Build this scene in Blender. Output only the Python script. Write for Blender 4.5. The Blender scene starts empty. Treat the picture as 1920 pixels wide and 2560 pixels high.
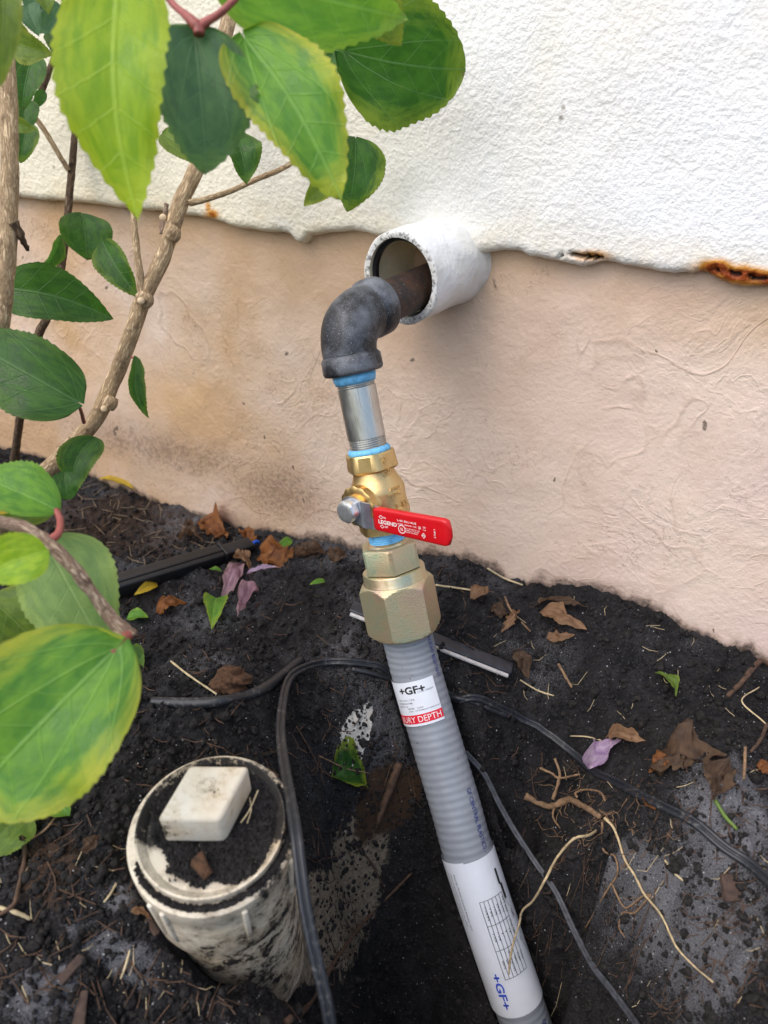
import bpy, math, random
import numpy as np
from mathutils import Vector
random.seed(7); rng = np.random.default_rng(11)
scene = bpy.context.scene
COL = scene.collection
# ------------------------------------------------------------------ camera
F = 1900.0                                   # focal length in photo pixels (photo 1920 x 2560)
def nz(v):
    v = np.array(v, float); return v/np.linalg.norm(v)
cZ = nz([222, 3927, F]); cY = nz([1050, 860, -F]); cY = nz(cY-cY.dot(cZ)*cZ); cX = np.cross(cY, cZ)
RM = np.array([cX, cY, cZ])                  # camera vector -> world vector
CAM = np.array([0.2567, -0.6292, 0.1882])
cam_d = bpy.data.cameras.new('camera'); cam = bpy.data.objects.new('camera', cam_d); COL.objects.link(cam)
cam_d.sensor_fit = 'VERTICAL'; cam_d.sensor_height = 9.8; cam_d.lens = F/2560*9.8
cam_d.clip_start = 0.02; cam_d.clip_end = 100
M = cam.matrix_world.copy()
for i in range(3):
    for j in range(3): M[i][j] = RM[i][j]
    M[i][3] = CAM[i]
cam.matrix_world = M
cam_d.dof.use_dof = True; cam_d.dof.focus_distance = 0.60; cam_d.dof.aperture_fstop = 2.0
scene.camera = cam
# ------------------------------------------------------------------ world, sun, exposure
w = bpy.data.worlds.new('World'); scene.world = w; w.use_nodes = True
wn = w.node_tree; bgn = wn.nodes['Background']
sky = wn.nodes.new('ShaderNodeTexSky'); sky.sky_type = 'NISHITA'; sky.sun_disc = False
SUN_EL, SUN_AZ = math.radians(52), math.radians(205)     # azimuth clockwise from +y
sky.sun_elevation = SUN_EL; sky.sun_rotation = SUN_AZ
sky.air_density = 1.0; sky.dust_density = 3.0; sky.ozone_density = 1.0
wn.links.new(sky.outputs[0], bgn.inputs[0]); bgn.inputs[1].default_value = 0.15
sd = bpy.data.lights.new('sun', 'SUN'); sd.energy = 0.8; sd.angle = math.radians(75); sd.color = (1.0, 0.97, 0.94)
sun = bpy.data.objects.new('sun', sd); COL.objects.link(sun)
sdir = Vector((math.sin(SUN_AZ)*math.cos(SUN_EL), math.cos(SUN_AZ)*math.cos(SUN_EL), math.sin(SUN_EL)))
sun.rotation_euler = sdir.to_track_quat('Z', 'Y').to_euler(); sun.location = (0, -3, 4)
vs = scene.view_settings; vs.view_transform = 'Standard'; vs.look = 'None'; vs.exposure = 0.74; vs.gamma = 1.0
vs.use_curve_mapping = False

# ------------------------------------------------------------------ geometry of the place
DS = 1920/1659.0
def ray(px, py):
    px = np.asarray(px, float); py = np.asarray(py, float)
    c = np.stack([(px-960)/F, -(py-1280)/F, -np.ones_like(px*py+0.0)], -1)
    return c @ RM.T
def W(px, py, d): return CAM + ray(px, py)*d
def Wd(x, y, d): return W(x*DS, y*DS, d)
def cv(x, y, z): return RM @ np.array([x, y, z], float)     # camera-axis vector -> world vector
def hit(px, py, ax, val):
    r = ray(px, py); t = (val-CAM[ax])/r[..., ax]
    return CAM + r*np.expand_dims(t, -1) if np.ndim(t) else CAM + r*t
# ---- numpy noise
def _h(ix, iy, s):
    n = (ix.astype(np.int64)*374761393 + iy.astype(np.int64)*668265263 + s*974634777) & 0xffffffff
    n = ((n ^ (n >> 13))*1274126177) & 0xffffffff
    return ((n ^ (n >> 16)) & 0xffffff)/float(0xffffff)
def vn(x, y, s=0):
    ix = np.floor(x).astype(np.int64); iy = np.floor(y).astype(np.int64); fx = x-ix; fy = y-iy
    fx = fx*fx*(3-2*fx); fy = fy*fy*(3-2*fy)
    a = _h(ix, iy, s); b = _h(ix+1, iy, s); c = _h(ix, iy+1, s); d = _h(ix+1, iy+1, s)
    return (a*(1-fx)+b*fx)*(1-fy) + (c*(1-fx)+d*fx)*fy
def fbm(x, y, f, o=4, s=0, g=0.5):
    x = np.asarray(x, float); y = np.asarray(y, float)
    r = 0; a = 1; t = 0
    for i in range(o):
        r = r + a*(vn(x*f+17.3*i, y*f-9.1*i, s+i)*2-1); t += a; a *= g; f *= 2.03
    return r/t
def sst(a, b, x):
    t = np.clip((x-a)/(b-a), 0, 1); return t*t*(3-2*t)
# ------------------------------------------------------------------ materials
def srgb(r, g, b):
    f = lambda c: (c/255/12.92) if c/255 <= 0.04045 else ((c/255+0.055)/1.055)**2.4
    return (f(r), f(g), f(b), 1)
class G:
    def __init__(s, name):
        s.m = bpy.data.materials.new(name); s.m.use_nodes = True; s.t = s.m.node_tree
        s.b = s.t.nodes['Principled BSDF']; s.out = s.t.nodes['Material Output']
    def put(s, sock, v):
        if isinstance(v, bpy.types.NodeSocket): s.t.links.new(v, sock)
        elif v is not None:
            if sock.type == 'RGBA' and not hasattr(v, '__len__'): v = (v, v, v, 1)
            if sock.type == 'RGBA' and len(v) == 3: v = (*v, 1)
            sock.default_value = v
    def n(s, typ, ins=(), **at):
        nd = s.t.nodes.new(typ)
        for k, v in at.items(): setattr(nd, k, v)
        for k, v in dict(ins).items(): s.put(nd.inputs[k], v)
        return nd
    def pos(s): return s.n('ShaderNodeNewGeometry').outputs['Position']
    def obj(s): return s.n('ShaderNodeTexCoord').outputs['Object']
    def attr(s, name): return s.n('ShaderNodeAttribute', attribute_name=name)
    def noise(s, scale, detail=3, rough=0.5, vec=None, dist=0.0):
        return s.n('ShaderNodeTexNoise', {'Scale': scale, 'Detail': detail, 'Roughness': rough, 'Vector': vec if vec is not None else s.pos(), 'Distortion': dist}).outputs['Fac']
    def voro(s, scale, vec=None, feature='F1', rnd=1.0):
        return s.n('ShaderNodeTexVoronoi', {'Scale': scale, 'Vector': vec if vec is not None else s.pos(), 'Randomness': rnd}, feature=feature).outputs['Distance']
    def math(s, op, a, b=0.0, c=0.0, clamp=False):
        nd = s.n('ShaderNodeMath', operation=op); nd.use_clamp = clamp
        s.put(nd.inputs[0], a); s.put(nd.inputs[1], b); s.put(nd.inputs[2], c); return nd.outputs[0]
    def map(s, v, a, b, c=0.0, d=1.0, sm=False):
        nd = s.n('ShaderNodeMapRange', interpolation_type='SMOOTHSTEP' if sm else 'LINEAR')
        for i, q in enumerate((v, a, b, c, d)): s.put(nd.inputs[i], q)
        return nd.outputs[0]
    def mix(s, f, a, b, mode='MIX'):
        nd = s.n('ShaderNodeMix', data_type='RGBA', blend_type=mode)
        s.put(nd.inputs[0], f); s.put(nd.inputs[6], a); s.put(nd.inputs[7], b); return nd.outputs[2]
    def sep(s, v):
        nd = s.n('ShaderNodeSeparateXYZ', {0: v}); return nd.outputs
    def vmul(s, v, k):
        nd = s.n('ShaderNodeVectorMath', operation='MULTIPLY'); s.put(nd.inputs[0], v); s.put(nd.inputs[1], k); return nd.outputs[0]
    def bump(s, h, strength=0.5, dist=0.001, normal=None):
        nd = s.n('ShaderNodeBump', {'Strength': strength, 'Distance': dist, 'Height': h})
        if normal is not None: s.put(nd.inputs['Normal'], normal)
        return nd.outputs[0]
    def p(s, **k):
        nm = dict(col='Base Color', rough='Roughness', metal='Metallic', normal='Normal', spec='Specular IOR Level', coat='Coat Weight', sss='Subsurface Weight', trans='Transmission Weight')
        for a, b in k.items(): s.put(s.b.inputs[nm[a]], b)
        return s.m
def plain(name, c, rough=0.5, metal=0.0, var=0.25, nscale=150, bump=0.15, bd=0.0004, spec=0.5):
    g = G(name); nfac = g.noise(nscale, 4, 0.6)
    c2 = tuple(x*(1-var) for x in c[:3])+(1,); c3 = tuple(min(1, x*(1+var)) for x in c[:3])+(1,)
    return g.p(col=g.mix(g.map(nfac, 0.3, 0.7), c2, c3), rough=rough, metal=metal, normal=g.bump(nfac, bump, bd), spec=spec)

def mat_upper():
    g = G('white_stucco_paint'); P = g.pos()
    fine = g.noise(420, 3, 0.55); mid = g.noise(210, 2, 0.5); big = g.noise(9, 3, 0.5)
    h = g.math('ADD', g.map(mid, 0.35, 0.7, 0, 1), g.math('MULTIPLY', fine, 0.55))
    x, y, z = g.sep(P)[:3]
    base = g.mix(g.map(x, -0.30, 0.12), srgb(236, 229, 204), srgb(238, 239, 238))  # warm bounce light at left, cooler at right, put into the paint colour
    base = g.mix(g.map(g.noise(5.0, 4, 0.6), 0.45, 0.7, 0, .5), base, srgb(228, 220, 198))
    base = g.mix(g.math('MULTIPLY', g.map(big, 0.55, 0.75), 0.35), base, srgb(222, 208, 176))
    # cream staining close to the lower edge
    low = g.math('MULTIPLY', g.map(z, 0.150, 0.112, 0, 1, True), g.map(g.noise(28, 4), 0.35, 0.7))
    base = g.mix(g.math('MULTIPLY', low, 0.5), base, srgb(222, 200, 152))
    r = g.attr('rust').outputs['Fac']; rn = g.noise(90, 4, 0.6)
    rr = g.math('MULTIPLY', r, g.map(rn, 0.2, 0.75, 0.55, 1.3))
    base = g.mix(g.map(rr, 0.08, 0.45), base, srgb(214, 150, 60))
    base = g.mix(g.map(rr, 0.40, 0.72), base, srgb(140, 62, 16))
    base = g.mix(g.attr('gap').outputs['Fac'], base, (0.006, 0.005, 0.005, 1))
    sp = g.math('MULTIPLY', g.map(g.voro(38), 0.10, 0.05), g.map(g.noise(11, 2), 0.52, 0.58))
    base = g.mix(g.math('MULTIPLY', sp, 0.7), base, srgb(112, 100, 82))
    return g.p(col=base, rough=0.55, normal=g.bump(h, 0.45, 0.0012), spec=0.35)
def mat_lower():
    g = G('peach_foundation_paint'); P = g.pos()
    x, y, z = g.sep(P)[:3]
    warp = g.n('ShaderNodeTexNoise', {'Scale': 6.0, 'Detail': 3.0, 'Vector': P}).outputs['Color']
    wv = g.n('ShaderNodeVectorMath', operation='MULTIPLY_ADD'); g.put(wv.inputs[0], warp); g.put(wv.inputs[1], (0.16, 0.16, 0.16)); g.put(wv.inputs[2], P)
    wp = wv.outputs[0]
    ridge = g.math('ABSOLUTE', g.math('SUBTRACT', g.noise(9, 2, 0.45, wp), 0.5))
    rid = g.math('MULTIPLY', g.map(ridge, 0.0, 0.012, 1, 0, True), g.map(g.noise(8, 3, 0.6), 0.47, 0.6))
    ridge2 = g.math('ABSOLUTE', g.math('SUBTRACT', g.noise(24, 3, 0.5, wp), 0.5))
    rid2 = g.math('MULTIPLY', g.map(ridge2, 0.0, 0.028, 1, 0, True), g.map(g.noise(5, 2), 0.45, 0.6))
    lumps = g.noise(34, 4, 0.55, wp); fine = g.noise(230, 3, 0.6)
    h = g.math('ADD', g.math('MULTIPLY', rid, 0.35), g.math('MULTIPLY', rid2, 0.25))
    h = g.math('ADD', h, g.math('MULTIPLY', lumps, 0.7)); h = g.math('ADD', h, g.math('MULTIPLY', g.math('MULTIPLY', g.noise(95, 5, 0.65, wp), 1.1), g.map(g.noise(4.5, 3), 0.42, 0.62, 0.25, 1.3))); h = g.math('ADD', h, g.math('MULTIPLY', fine, 0.7))
    base = g.mix(g.map(x, -0.28, 0.24), srgb(200, 166, 126), srgb(216, 194, 182))
    base = g.mix(g.map(g.noise(7, 4), 0.4, 0.7), base, srgb(222, 202, 184))
    # yellowish shade under the ledge, put into the paint colour
    st = g.math('MULTIPLY', g.map(z, 0.03, 0.112, 0, 1, True), g.map(g.noise(6, 3), 0.3, 0.65))
    base = g.mix(g.math('MULTIPLY', st, 0.65), base, srgb(192, 150, 96))
    # thin worn lines on trowel ridges
    crk = g.math('ABSOLUTE', g.math('SUBTRACT', g.noise(6.5, 6, 0.72), 0.5))
    crk = g.math('MULTIPLY', g.map(crk, 0.0, 0.0035, 1, 0), g.map(g.noise(4, 2, 0.5, g.vmul(P, (1, 1, 1.7))), 0.50, 0.58))
    base = g.mix(g.math('MULTIPLY', rid, 0.20), base, srgb(160, 124, 98))
    base = g.mix(g.math('MULTIPLY', crk, 0.55), base, srgb(128, 96, 74))
    base = g.mix(g.map(g.noise(22, 5, 0.7), 0.5, 0.75, 0, 0.28), base, srgb(182, 150, 122))
    # soil splash
    d = g.attr('dirt').outputs['Fac']
    dn = g.noise(240, 5, 0.75)
    dm = g.map(g.math('ADD', d, g.math('MULTIPLY', g.math('SUBTRACT', dn, 0.5), 1.6)), 0.36, 1.05)
    base = g.mix(g.math('MULTIPLY', g.map(d, 0.0, 0.6), 0.6), base, srgb(150, 124, 106))
    base = g.mix(g.math('MULTIPLY', dm, 0.92), base, srgb(34, 31, 31))
    sp = g.math('MULTIPLY', g.map(g.math('ADD', g.voro(40, g.vmul(wp, (1.0, 1.0, 0.6))), g.math('MULTIPLY', g.math('SUBTRACT', g.noise(160, 3, 0.6), 0.5), 0.30)), 0.075, 0.05), g.map(g.noise(23, 2), 0.50, 0.54))
    base = g.mix(g.math('MULTIPLY', sp, 0.8), base, srgb(82, 70, 58))
    return g.p(col=base, rough=0.5, normal=g.bump(h, 0.62, 0.0019), spec=0.35)
def mat_soil():
    g = G('dark_garden_soil'); P = g.pos()
    n1 = g.noise(420, 4, 0.7); n2 = g.noise(60, 5, 0.65); 
    c = g.mix(g.map(n2, 0.35, 0.68), (0.006, 0.006, 0.0068, 1), (0.028, 0.0265, 0.028, 1))
    c = g.mix(g.map(n1, 0.56, 0.72), c, (0.060, 0.058, 0.060, 1))
    s = g.attr('sand').outputs['Fac']; grain = g.noise(1100, 2, 0.6)
    sm = g.map(g.math('ADD', g.math('MULTIPLY', s, 0.62), g.math('MULTIPLY', grain, 0.75)), 0.50, 0.86)
    c = g.mix(sm, c, (0.20, 0.20, 0.215, 1))
    t = g.attr('tan').outputs['Fac']
    tm = g.map(g.math('ADD', t, g.math('MULTIPLY', g.math('SUBTRACT', g.noise(130, 5, 0.7), 0.5), 1.5)), 0.45, 0.72)
    c = g.mix(tm, c, g.mix(g.map(g.noise(260, 4, 0.7), 0.3, 0.7), (0.13, 0.10, 0.07, 1), (0.34, 0.28, 0.20, 1)))
    rb = g.attr('rb').outputs['Fac']
    rm = g.map(g.math('ADD', rb, g.math('MULTIPLY', g.math('SUBTRACT', g.noise(170, 5, 0.7), 0.5), 1.3)), 0.4, 0.8)
    c = g.mix(rm, c, (0.060, 0.036, 0.022, 1))
    wt = g.attr('white').outputs['Fac']
    wm = g.map(g.math('ADD', wt, g.math('MULTIPLY', g.math('SUBTRACT', g.noise(190, 5, 0.75), 0.5), 1.6)), 0.42, 0.52)
    c = g.mix(wm, c, g.mix(g.noise(300, 3), (0.55, 0.50, 0.40, 1), (0.75, 0.75, 0.73, 1)))
    # bright quartz specks
    sp = g.map(g.voro(520), 0.13, 0.07)
    c = g.mix(g.math('MULTIPLY', sp, g.map(g.noise(900, 1), 0.58, 0.68, 0, 0.6)), c, (0.26, 0.26, 0.27, 1))
    h = g.math('ADD', g.math('MULTIPLY', g.noise(260, 5, 0.7), 1.0), g.math('MULTIPLY', g.noise(900, 3, 0.7), 0.5))
    return g.p(col=c, rough=0.95, normal=g.bump(h, 1.0, 0.0028), spec=0.2)
MU, ML, MS = mat_upper(), mat_lower(), mat_soil()
def mat_leaf(name, dark, light, yellow, rough=0.38, under=False):
    g = G(name)
    a = g.attr('lc').outputs['Vector']; y, t, e = g.sep(a)[:3]    # y: across / length, t: along, e: edge nearness 0..1
    k = g.sep(g.attr('lk').outputs['Vector']); yam, ver = k[0], k[1]    # yellow amount, vein spacing
    ay = g.math('ABSOLUTE', y)
    mid = g.map(ay, 0.004, 0.013, 1, 0, True)
    q = g.math('SUBTRACT', t, g.math('MULTIPLY', ay, 0.85))
    q = g.math('ADD', q, g.math('MULTIPLY', g.math('MULTIPLY', ay, ay), 0.6))
    nq = g.noise(7, 2, 0.5, a)
    q = g.math('MULTIPLY', g.math('ADD', q, g.math('MULTIPLY', nq, 0.025)), ver)
    fr = g.math('ABSOLUTE', g.math('SUBTRACT', g.math('FRACT', g.math('ADD', q, 10.0)), 0.5))
    wide = g.map(ay, 0.0, 0.35, 0.055, 0.022)
    lat = g.map(fr, 0.0, wide, 1, 0, True)
    lat = g.math('MULTIPLY', lat, g.map(g.math('SUBTRACT', t, ay), -0.12, -0.02))
    # small veins
    tv = g.voro(26, a, 'DISTANCE_TO_EDGE'); net = g.map(tv, 0.0, 0.07, 1, 0)
    pal = k[2]
    for tn in (0.42, 1.15):
        dv = g.math('ABSOLUTE', g.math('SUBTRACT', ay, g.math('MULTIPLY', g.math('SUBTRACT', g.math('MULTIPLY', t, tn), g.math('MULTIPLY', g.math('MULTIPLY', t, t), tn*0.45)), 1.0)))
        bl = g.math('MULTIPLY', g.map(dv, 0.002, 0.009, 1, 0, True), g.map(t, 0.55/tn**0.5, 0.75/tn**0.5, 1, 0))
        mid = g.math('MAXIMUM', mid, g.math('MULTIPLY', g.math('MULTIPLY', bl, pal), 0.8))
    lat = g.math('MULTIPLY', lat, g.map(g.math('MULTIPLY', pal, g.map(t, 0.1, 0.3, 1, 0)), 0, 1, 1, 0))
    vein = g.math('MAXIMUM', mid, g.math('MULTIPLY', lat, 0.75))
    n1 = g.noise(5.5, 3, 0.55, a); 
    c = g.mix(g.map(n1, 0.40, 0.60), dark, light)
    ye = g.math('MULTIPLY', g.map(g.math('ADD', e, g.math('MULTIPLY', g.math('SUBTRACT', n1, 0.5), 1.1)), 0.30, 0.95), yam)
    c = g.mix(ye, c, yellow)
    c = g.mix(g.math('MULTIPLY', net, 0.16), c, light)
    spk = g.math('MULTIPLY', g.map(g.voro(13, a), 0.10, 0.06), g.map(g.noise(9, 2, 0.5, a), 0.55, 0.62))
    c = g.mix(g.math('MULTIPLY', spk, 0.65), c, (0.10, 0.06, 0.02, 1))
    c = g.mix(g.map(g.noise(38, 4, 0.7, a), 0.35, 0.75, 0, 0.35), c, dark)
    ed = g.math('MULTIPLY', g.map(e, 0.93, 1.0), g.map(g.noise(14, 3, 0.6, a), 0.52, 0.62)); c = g.mix(g.math('MULTIPLY', ed, 0.8), c, (0.16, 0.09, 0.03, 1))
    vc = tuple(min(1, x*1.25+0.07) for x in light[:3])+(1,)
    c = g.mix(g.math('MULTIPLY', vein, 0.42), c, vc)
    h = g.math('ADD', g.math('MULTIPLY', vein, 0.9 if under else -0.9), g.math('MULTIPLY', g.math('ADD', net, g.math('MULTIPLY', n1, 3.0)), -0.22))
    nrm = g.bump(h, 0.55, 0.0009)
    g.p(col=c, rough=g.map(n1, 0.35, 0.65, rough-.06, rough+.14), normal=nrm, spec=0.5)
    tr = g.n('ShaderNodeBsdfTranslucent'); g.put(tr.inputs[0], g.mix(0.5, c, tuple(min(1, x*1.6) for x in light[:3])+(1,))); g.put(tr.inputs['Normal'], nrm)
    mx = g.n('ShaderNodeMixShader', {0: 0.46}); g.t.links.new(g.b.outputs[0], mx.inputs[1]); g.t.links.new(tr.outputs[0], mx.inputs[2])
    g.t.links.new(mx.outputs[0], g.out.inputs[0]); return g.m
LEAF = {
 'bright': mat_leaf('leaf_bright', (0.20, 0.42, 0.02, 1), (0.40, 0.60, 0.03, 1), (0.62, 0.60, 0.04, 1)),
 'mid': mat_leaf('leaf_mid', (0.075, 0.25, 0.030, 1), (0.19, 0.42, 0.04, 1), (0.60, 0.58, 0.05, 1)),
 'dark': mat_leaf('leaf_dark', (0.020, 0.085, 0.012, 1), (0.055, 0.17, 0.018, 1), (0.34, 0.42, 0.03, 1)),
 'blue': mat_leaf('leaf_bluish', (0.050, 0.13, 0.065, 1), (0.10, 0.22, 0.09, 1), (0.22, 0.36, 0.05, 1)),
 'olive': mat_leaf('leaf_olive', (0.085, 0.17, 0.02, 1), (0.17, 0.27, 0.03, 1), (0.36, 0.38, 0.04, 1)),
 'under': mat_leaf('leaf_underside', (0.17, 0.31, 0.09, 1), (0.27, 0.43, 0.13, 1), (0.45, 0.56, 0.10, 1), 0.5, True),
 'yellow': mat_leaf('leaf_yellow', (0.50, 0.33, 0.02, 1), (0.66, 0.47, 0.03, 1), (0.7, 0.5, 0.04, 1)),
 'orange': mat_leaf('leaf_dry_orange', (0.16, 0.055, 0.018, 1), (0.36, 0.14, 0.035, 1), (0.35, 0.16, 0.04, 1), 0.6),
 'brown': mat_leaf('leaf_dry_brown', (0.06, 0.036, 0.022, 1), (0.16, 0.095, 0.055, 1), (0.2, 0.12, 0.06, 1), 0.65),
 'tanleaf': mat_leaf('leaf_dry_tan', (0.20, 0.11, 0.055, 1), (0.38, 0.22, 0.12, 1), (0.4, 0.25, 0.12, 1), 0.6),
 'pink': mat_leaf('petal_pink', (0.25, 0.12, 0.17, 1), (0.44, 0.27, 0.33, 1), (0.55, 0.42, 0.34, 1), 0.55),
 'purple': mat_leaf('petal_purple', (0.36, 0.20, 0.42, 1), (0.62, 0.50, 0.62, 1), (0.7, 0.66, 0.5, 1), 0.55)}
def mat_bark(name, a, b, sc=1.0):
    g = G(name); o = g.attr('bk').outputs['Vector']       # (cos, sin, along) in mm-like units
    st = g.vmul(o, (1, 1, 0.16)); n1 = g.noise(0.55*sc, 5, 0.7, st, 0.6); n2 = g.noise(0.12*sc, 3, 0.6, o)
    rd = g.map(g.math('ABSOLUTE', g.math('SUBTRACT', n1, 0.5)), 0.0, 0.10)
    c = g.mix(rd, a, b); c = g.mix(g.map(n2, 0.55, 0.75), c, tuple(x*0.55 for x in a[:3])+(1,))
    return g.p(col=c, rough=0.8, normal=g.bump(rd, 0.8, 0.0007), spec=0.25)
BARK = mat_bark('pale_tan_bark', srgb(158, 130, 98), srgb(222, 196, 158))
BARKD = mat_bark('dark_stem_bark', srgb(66, 52, 40), srgb(126, 104, 82))
BARKG = mat_bark('grey_pink_bark', srgb(120, 92, 78), srgb(190, 168, 146))
PETIOLE = plain('red_petiole', srgb(150, 78, 72), 0.5, nscale=300)
M_STEEL = None
def mat_cast():
    g = G('black_cast_iron'); n1 = g.noise(900, 3, 0.7); n2 = g.noise(40, 4, 0.6)
    c = g.mix(g.map(n2, 0.42, 0.72), (0.018, 0.019, 0.023, 1), (0.19, 0.205, 0.235, 1))
    c = g.mix(g.map(n1, 0.60, 0.70), c, (0.30, 0.32, 0.35, 1))
    return g.p(col=c, rough=0.46, metal=0.25, normal=g.bump(g.noise(700, 4, 0.7), 0.45, 0.0008), spec=0.6)
def mat_blackpipe():
    g = G('rusty_black_pipe'); n1 = g.noise(60, 5, 0.7)
    c = g.mix(g.map(n1, 0.42, 0.62), (0.014, 0.013, 0.013, 1), (0.065, 0.028, 0.014, 1))
    c = g.mix(g.map(g.noise(600, 3), 0.66, 0.74), c, (0.25, 0.23, 0.22, 1))
    return g.p(col=c, rough=0.55, normal=g.bump(g.noise(250, 5, 0.7), 0.7, 0.001))
def mat_galv():
    g = G('galvanised_steel'); o = g.attr('bk').outputs['Vector']
    n1 = g.noise(0.16, 4, 0.6, g.vmul(o, (1, 1, 0.35))); sc = g.noise(0.6, 2, 0.5, g.vmul(o, (2.5, 2.5, 0.06)))
    c = g.mix(n1, (0.40, 0.41, 0.40, 1), (0.80, 0.80, 0.77, 1))
    c = g.mix(g.map(sc, 0.62, 0.72), c, (0.30, 0.28, 0.25, 1))
    return g.p(col=c, rough=g.map(n1, 0.3, 0.7, 0.26, 0.42), metal=0.95, normal=g.bump(g.math('ADD', n1, g.math('MULTIPLY', sc, 0.4)), 0.2, 0.0006))
def mat_brass(name='brass', gr=260):
    g = G(name); n = g.noise(gr*4, 3, 0.6); m = g.noise(25, 3)
    c = g.mix(g.map(m, 0.3, 0.7), (0.68, 0.46, 0.19, 1), (0.76, 0.58, 0.29, 1))
    c = g.mix(g.map(g.noise(70, 5, 0.7), 0.5, 0.75, 0, 0.55), c, (0.30, 0.17, 0.06, 1))
    return g.p(col=c, rough=g.map(m, 0.3, 0.7, 0.28, 0.5), metal=0.92, normal=g.bump(n, 0.28, 0.0005))
def mat_chromate(name, rough, gr, amt):
    g = G(name); n = g.noise(28, 3, 0.6, None, 0.6); f = g.noise(gr, 3, 0.6)
    c = g.mix(g.map(n, 0.32, 0.50), (0.56, 0.37, 0.28, 1), (0.56, 0.46, 0.26, 1))
    c = g.mix(g.map(n, 0.50, 0.70), c, (0.36, 0.48, 0.31, 1))
    c = g.mix(g.map(f, 0.35, 0.65, 0.0, 0.45), c, (0.66, 0.55, 0.43, 1))
    return g.p(col=c, rough=rough, metal=0.72, normal=g.bump(f, amt*.6, 0.0007))
CAST, BPIPE, GALV, BRASS = mat_cast(), mat_blackpipe(), mat_galv(), mat_brass()
CHR_R, CHR_S = mat_chromate('rough_yellow_zinc', 0.45, 800, 1.0), mat_chromate('smooth_yellow_zinc', 0.26, 500, 0.12)
ZINC = plain('zinc_bolt', (0.72, 0.74, 0.76, 1), 0.33, 0.85, 0.12, 300)
STEEL = plain('grey_steel_plate', (0.42, 0.44, 0.48, 1), 0.36, 0.8, 0.2, 120)
REDV = plain('red_vinyl', (0.60, 0.006, 0.012, 1), 0.33, 0, 0.08, 60, 0.05)
BLUE = plain('blue_sealant', (0.16, 0.50, 0.86, 1), 0.5, 0, 0.25, 220, 0.6, 0.0008)
WPRINT = plain('white_print', (0.8, 0.78, 0.76, 1), 0.6, 0, 0.05); KPRINT = plain('black_print', (0.02, 0.02, 0.022, 1), 0.6)
NPRINT = plain('blue_ink', (0.008, 0.02, 0.22, 1), 0.6); BPRINT = plain('royal_blue_ink', (0.01, 0.06, 0.50, 1), 0.6)
RPRINT = plain('red_ink', (0.70, 0.012, 0.035, 1), 0.5, 0, 0.04); GPRINT = plain('grey_ink', (0.16, 0.17, 0.19, 1), 0.6)
def mat_conduit():
    g = G('grey_ribbed_plastic'); n = g.noise(35, 4, 0.6)
    c = g.mix(g.map(n, 0.3, 0.7), (0.235, 0.255, 0.285, 1), (0.295, 0.318, 0.35, 1))
    sp = g.math('MULTIPLY', g.map(g.noise(260, 4, 0.7), 0.66, 0.70), g.map(g.noise(22, 2), 0.55, 0.62))
    c = g.mix(sp, c, (0.03, 0.028, 0.03, 1))
    return g.p(col=c, rough=0.34, spec=0.5, normal=g.bump(g.noise(160, 3), 0.08, 0.0006), sss=0.0)
COND = mat_conduit()
PAPER = plain('white_label_paper', (0.74, 0.77, 0.82, 1), 0.45, 0, 0.04, 60, 0.12, 0.001)
def mat_pvc(name, dirt_thr, base=(0.72, 0.66, 0.55, 1), attr=None, fc=(0.20, 0.145, 0.09, 1)):
    g = G(name); n = g.noise(60, 7, 0.82); n2 = g.noise(14, 4, 0.6); n3 = g.noise(500, 3, 0.7)
    c = g.mix(g.map(n2, 0.4, 0.7), base, tuple(x*k for x, k in zip(base[:3], (0.80, 0.68, 0.52)))+(1,))
    m = n
    if attr: m = g.math('ADD', n, g.math('MULTIPLY', g.attr(attr).outputs['Fac'], 0.36))
    film = g.map(m, dirt_thr-0.14, dirt_thr+0.02); c = g.mix(g.math('MULTIPLY', film, 0.62), c, fc)
    mm = g.math('ADD', m, g.math('MULTIPLY', g.math('SUBTRACT', n3, 0.5), 0.28))
    c = g.mix(g.map(mm, dirt_thr, dirt_thr+0.05), c, (0.024, 0.021, 0.019, 1))
    return g.p(col=c, rough=0.55, normal=g.bump(mm, 0.5, 0.0012), spec=0.35)
PVC, PVCM = mat_pvc('old_white_pvc', 0.60), mat_pvc('muddy_pvc', 0.60, (0.74, 0.66, 0.52, 1), 'mud')
SLV = None
def mat_sleeve():
    g = G('painted_sleeve'); n = g.noise(110, 3, 0.5)
    c = g.mix(g.map(g.noise(20, 4), 0.4, 0.7), (0.84, 0.85, 0.85, 1), (0.76, 0.74, 0.66, 1))
    c = g.mix(g.math('MULTIPLY', g.attr('mud').outputs['Fac'], g.map(g.noise(300, 5, 0.7), 0.48, 0.58)), c, (0.04, 0.035, 0.03, 1))
    return g.p(col=c, rough=0.30, normal=g.bump(n, 0.8, 0.0022), spec=0.5)
SLV = mat_sleeve()
SLIN = plain('sleeve_inside', srgb(232, 218, 186), 0.6, 0, 0.15, 60)
BLK = plain('black_poly', (0.012, 0.0125, 0.015, 1), 0.42, 0, 0.3, 200, 0.2); 
def mat_cable():
    g = G('dusty_black_cable'); n = g.noise(260, 5, 0.75); n2 = g.noise(30, 3)
    c = g.mix(g.map(g.math('ADD', n, g.math('MULTIPLY', n2, 0.3)), 0.70, 0.86), (0.014, 0.016, 0.021, 1), (0.12, 0.115, 0.11, 1))
    return g.p(col=c, rough=0.42, normal=g.bump(n, 0.2, 0.0004))
CABLE = mat_cable()
ROOT = plain('tan_root', srgb(128, 102, 76), 0.8, 0, 0.45, 260, 0.6, 0.0008); ROOTL = plain('pale_root', srgb(178, 158, 122), 0.8, 0, 0.35, 260, 0.5)
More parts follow.
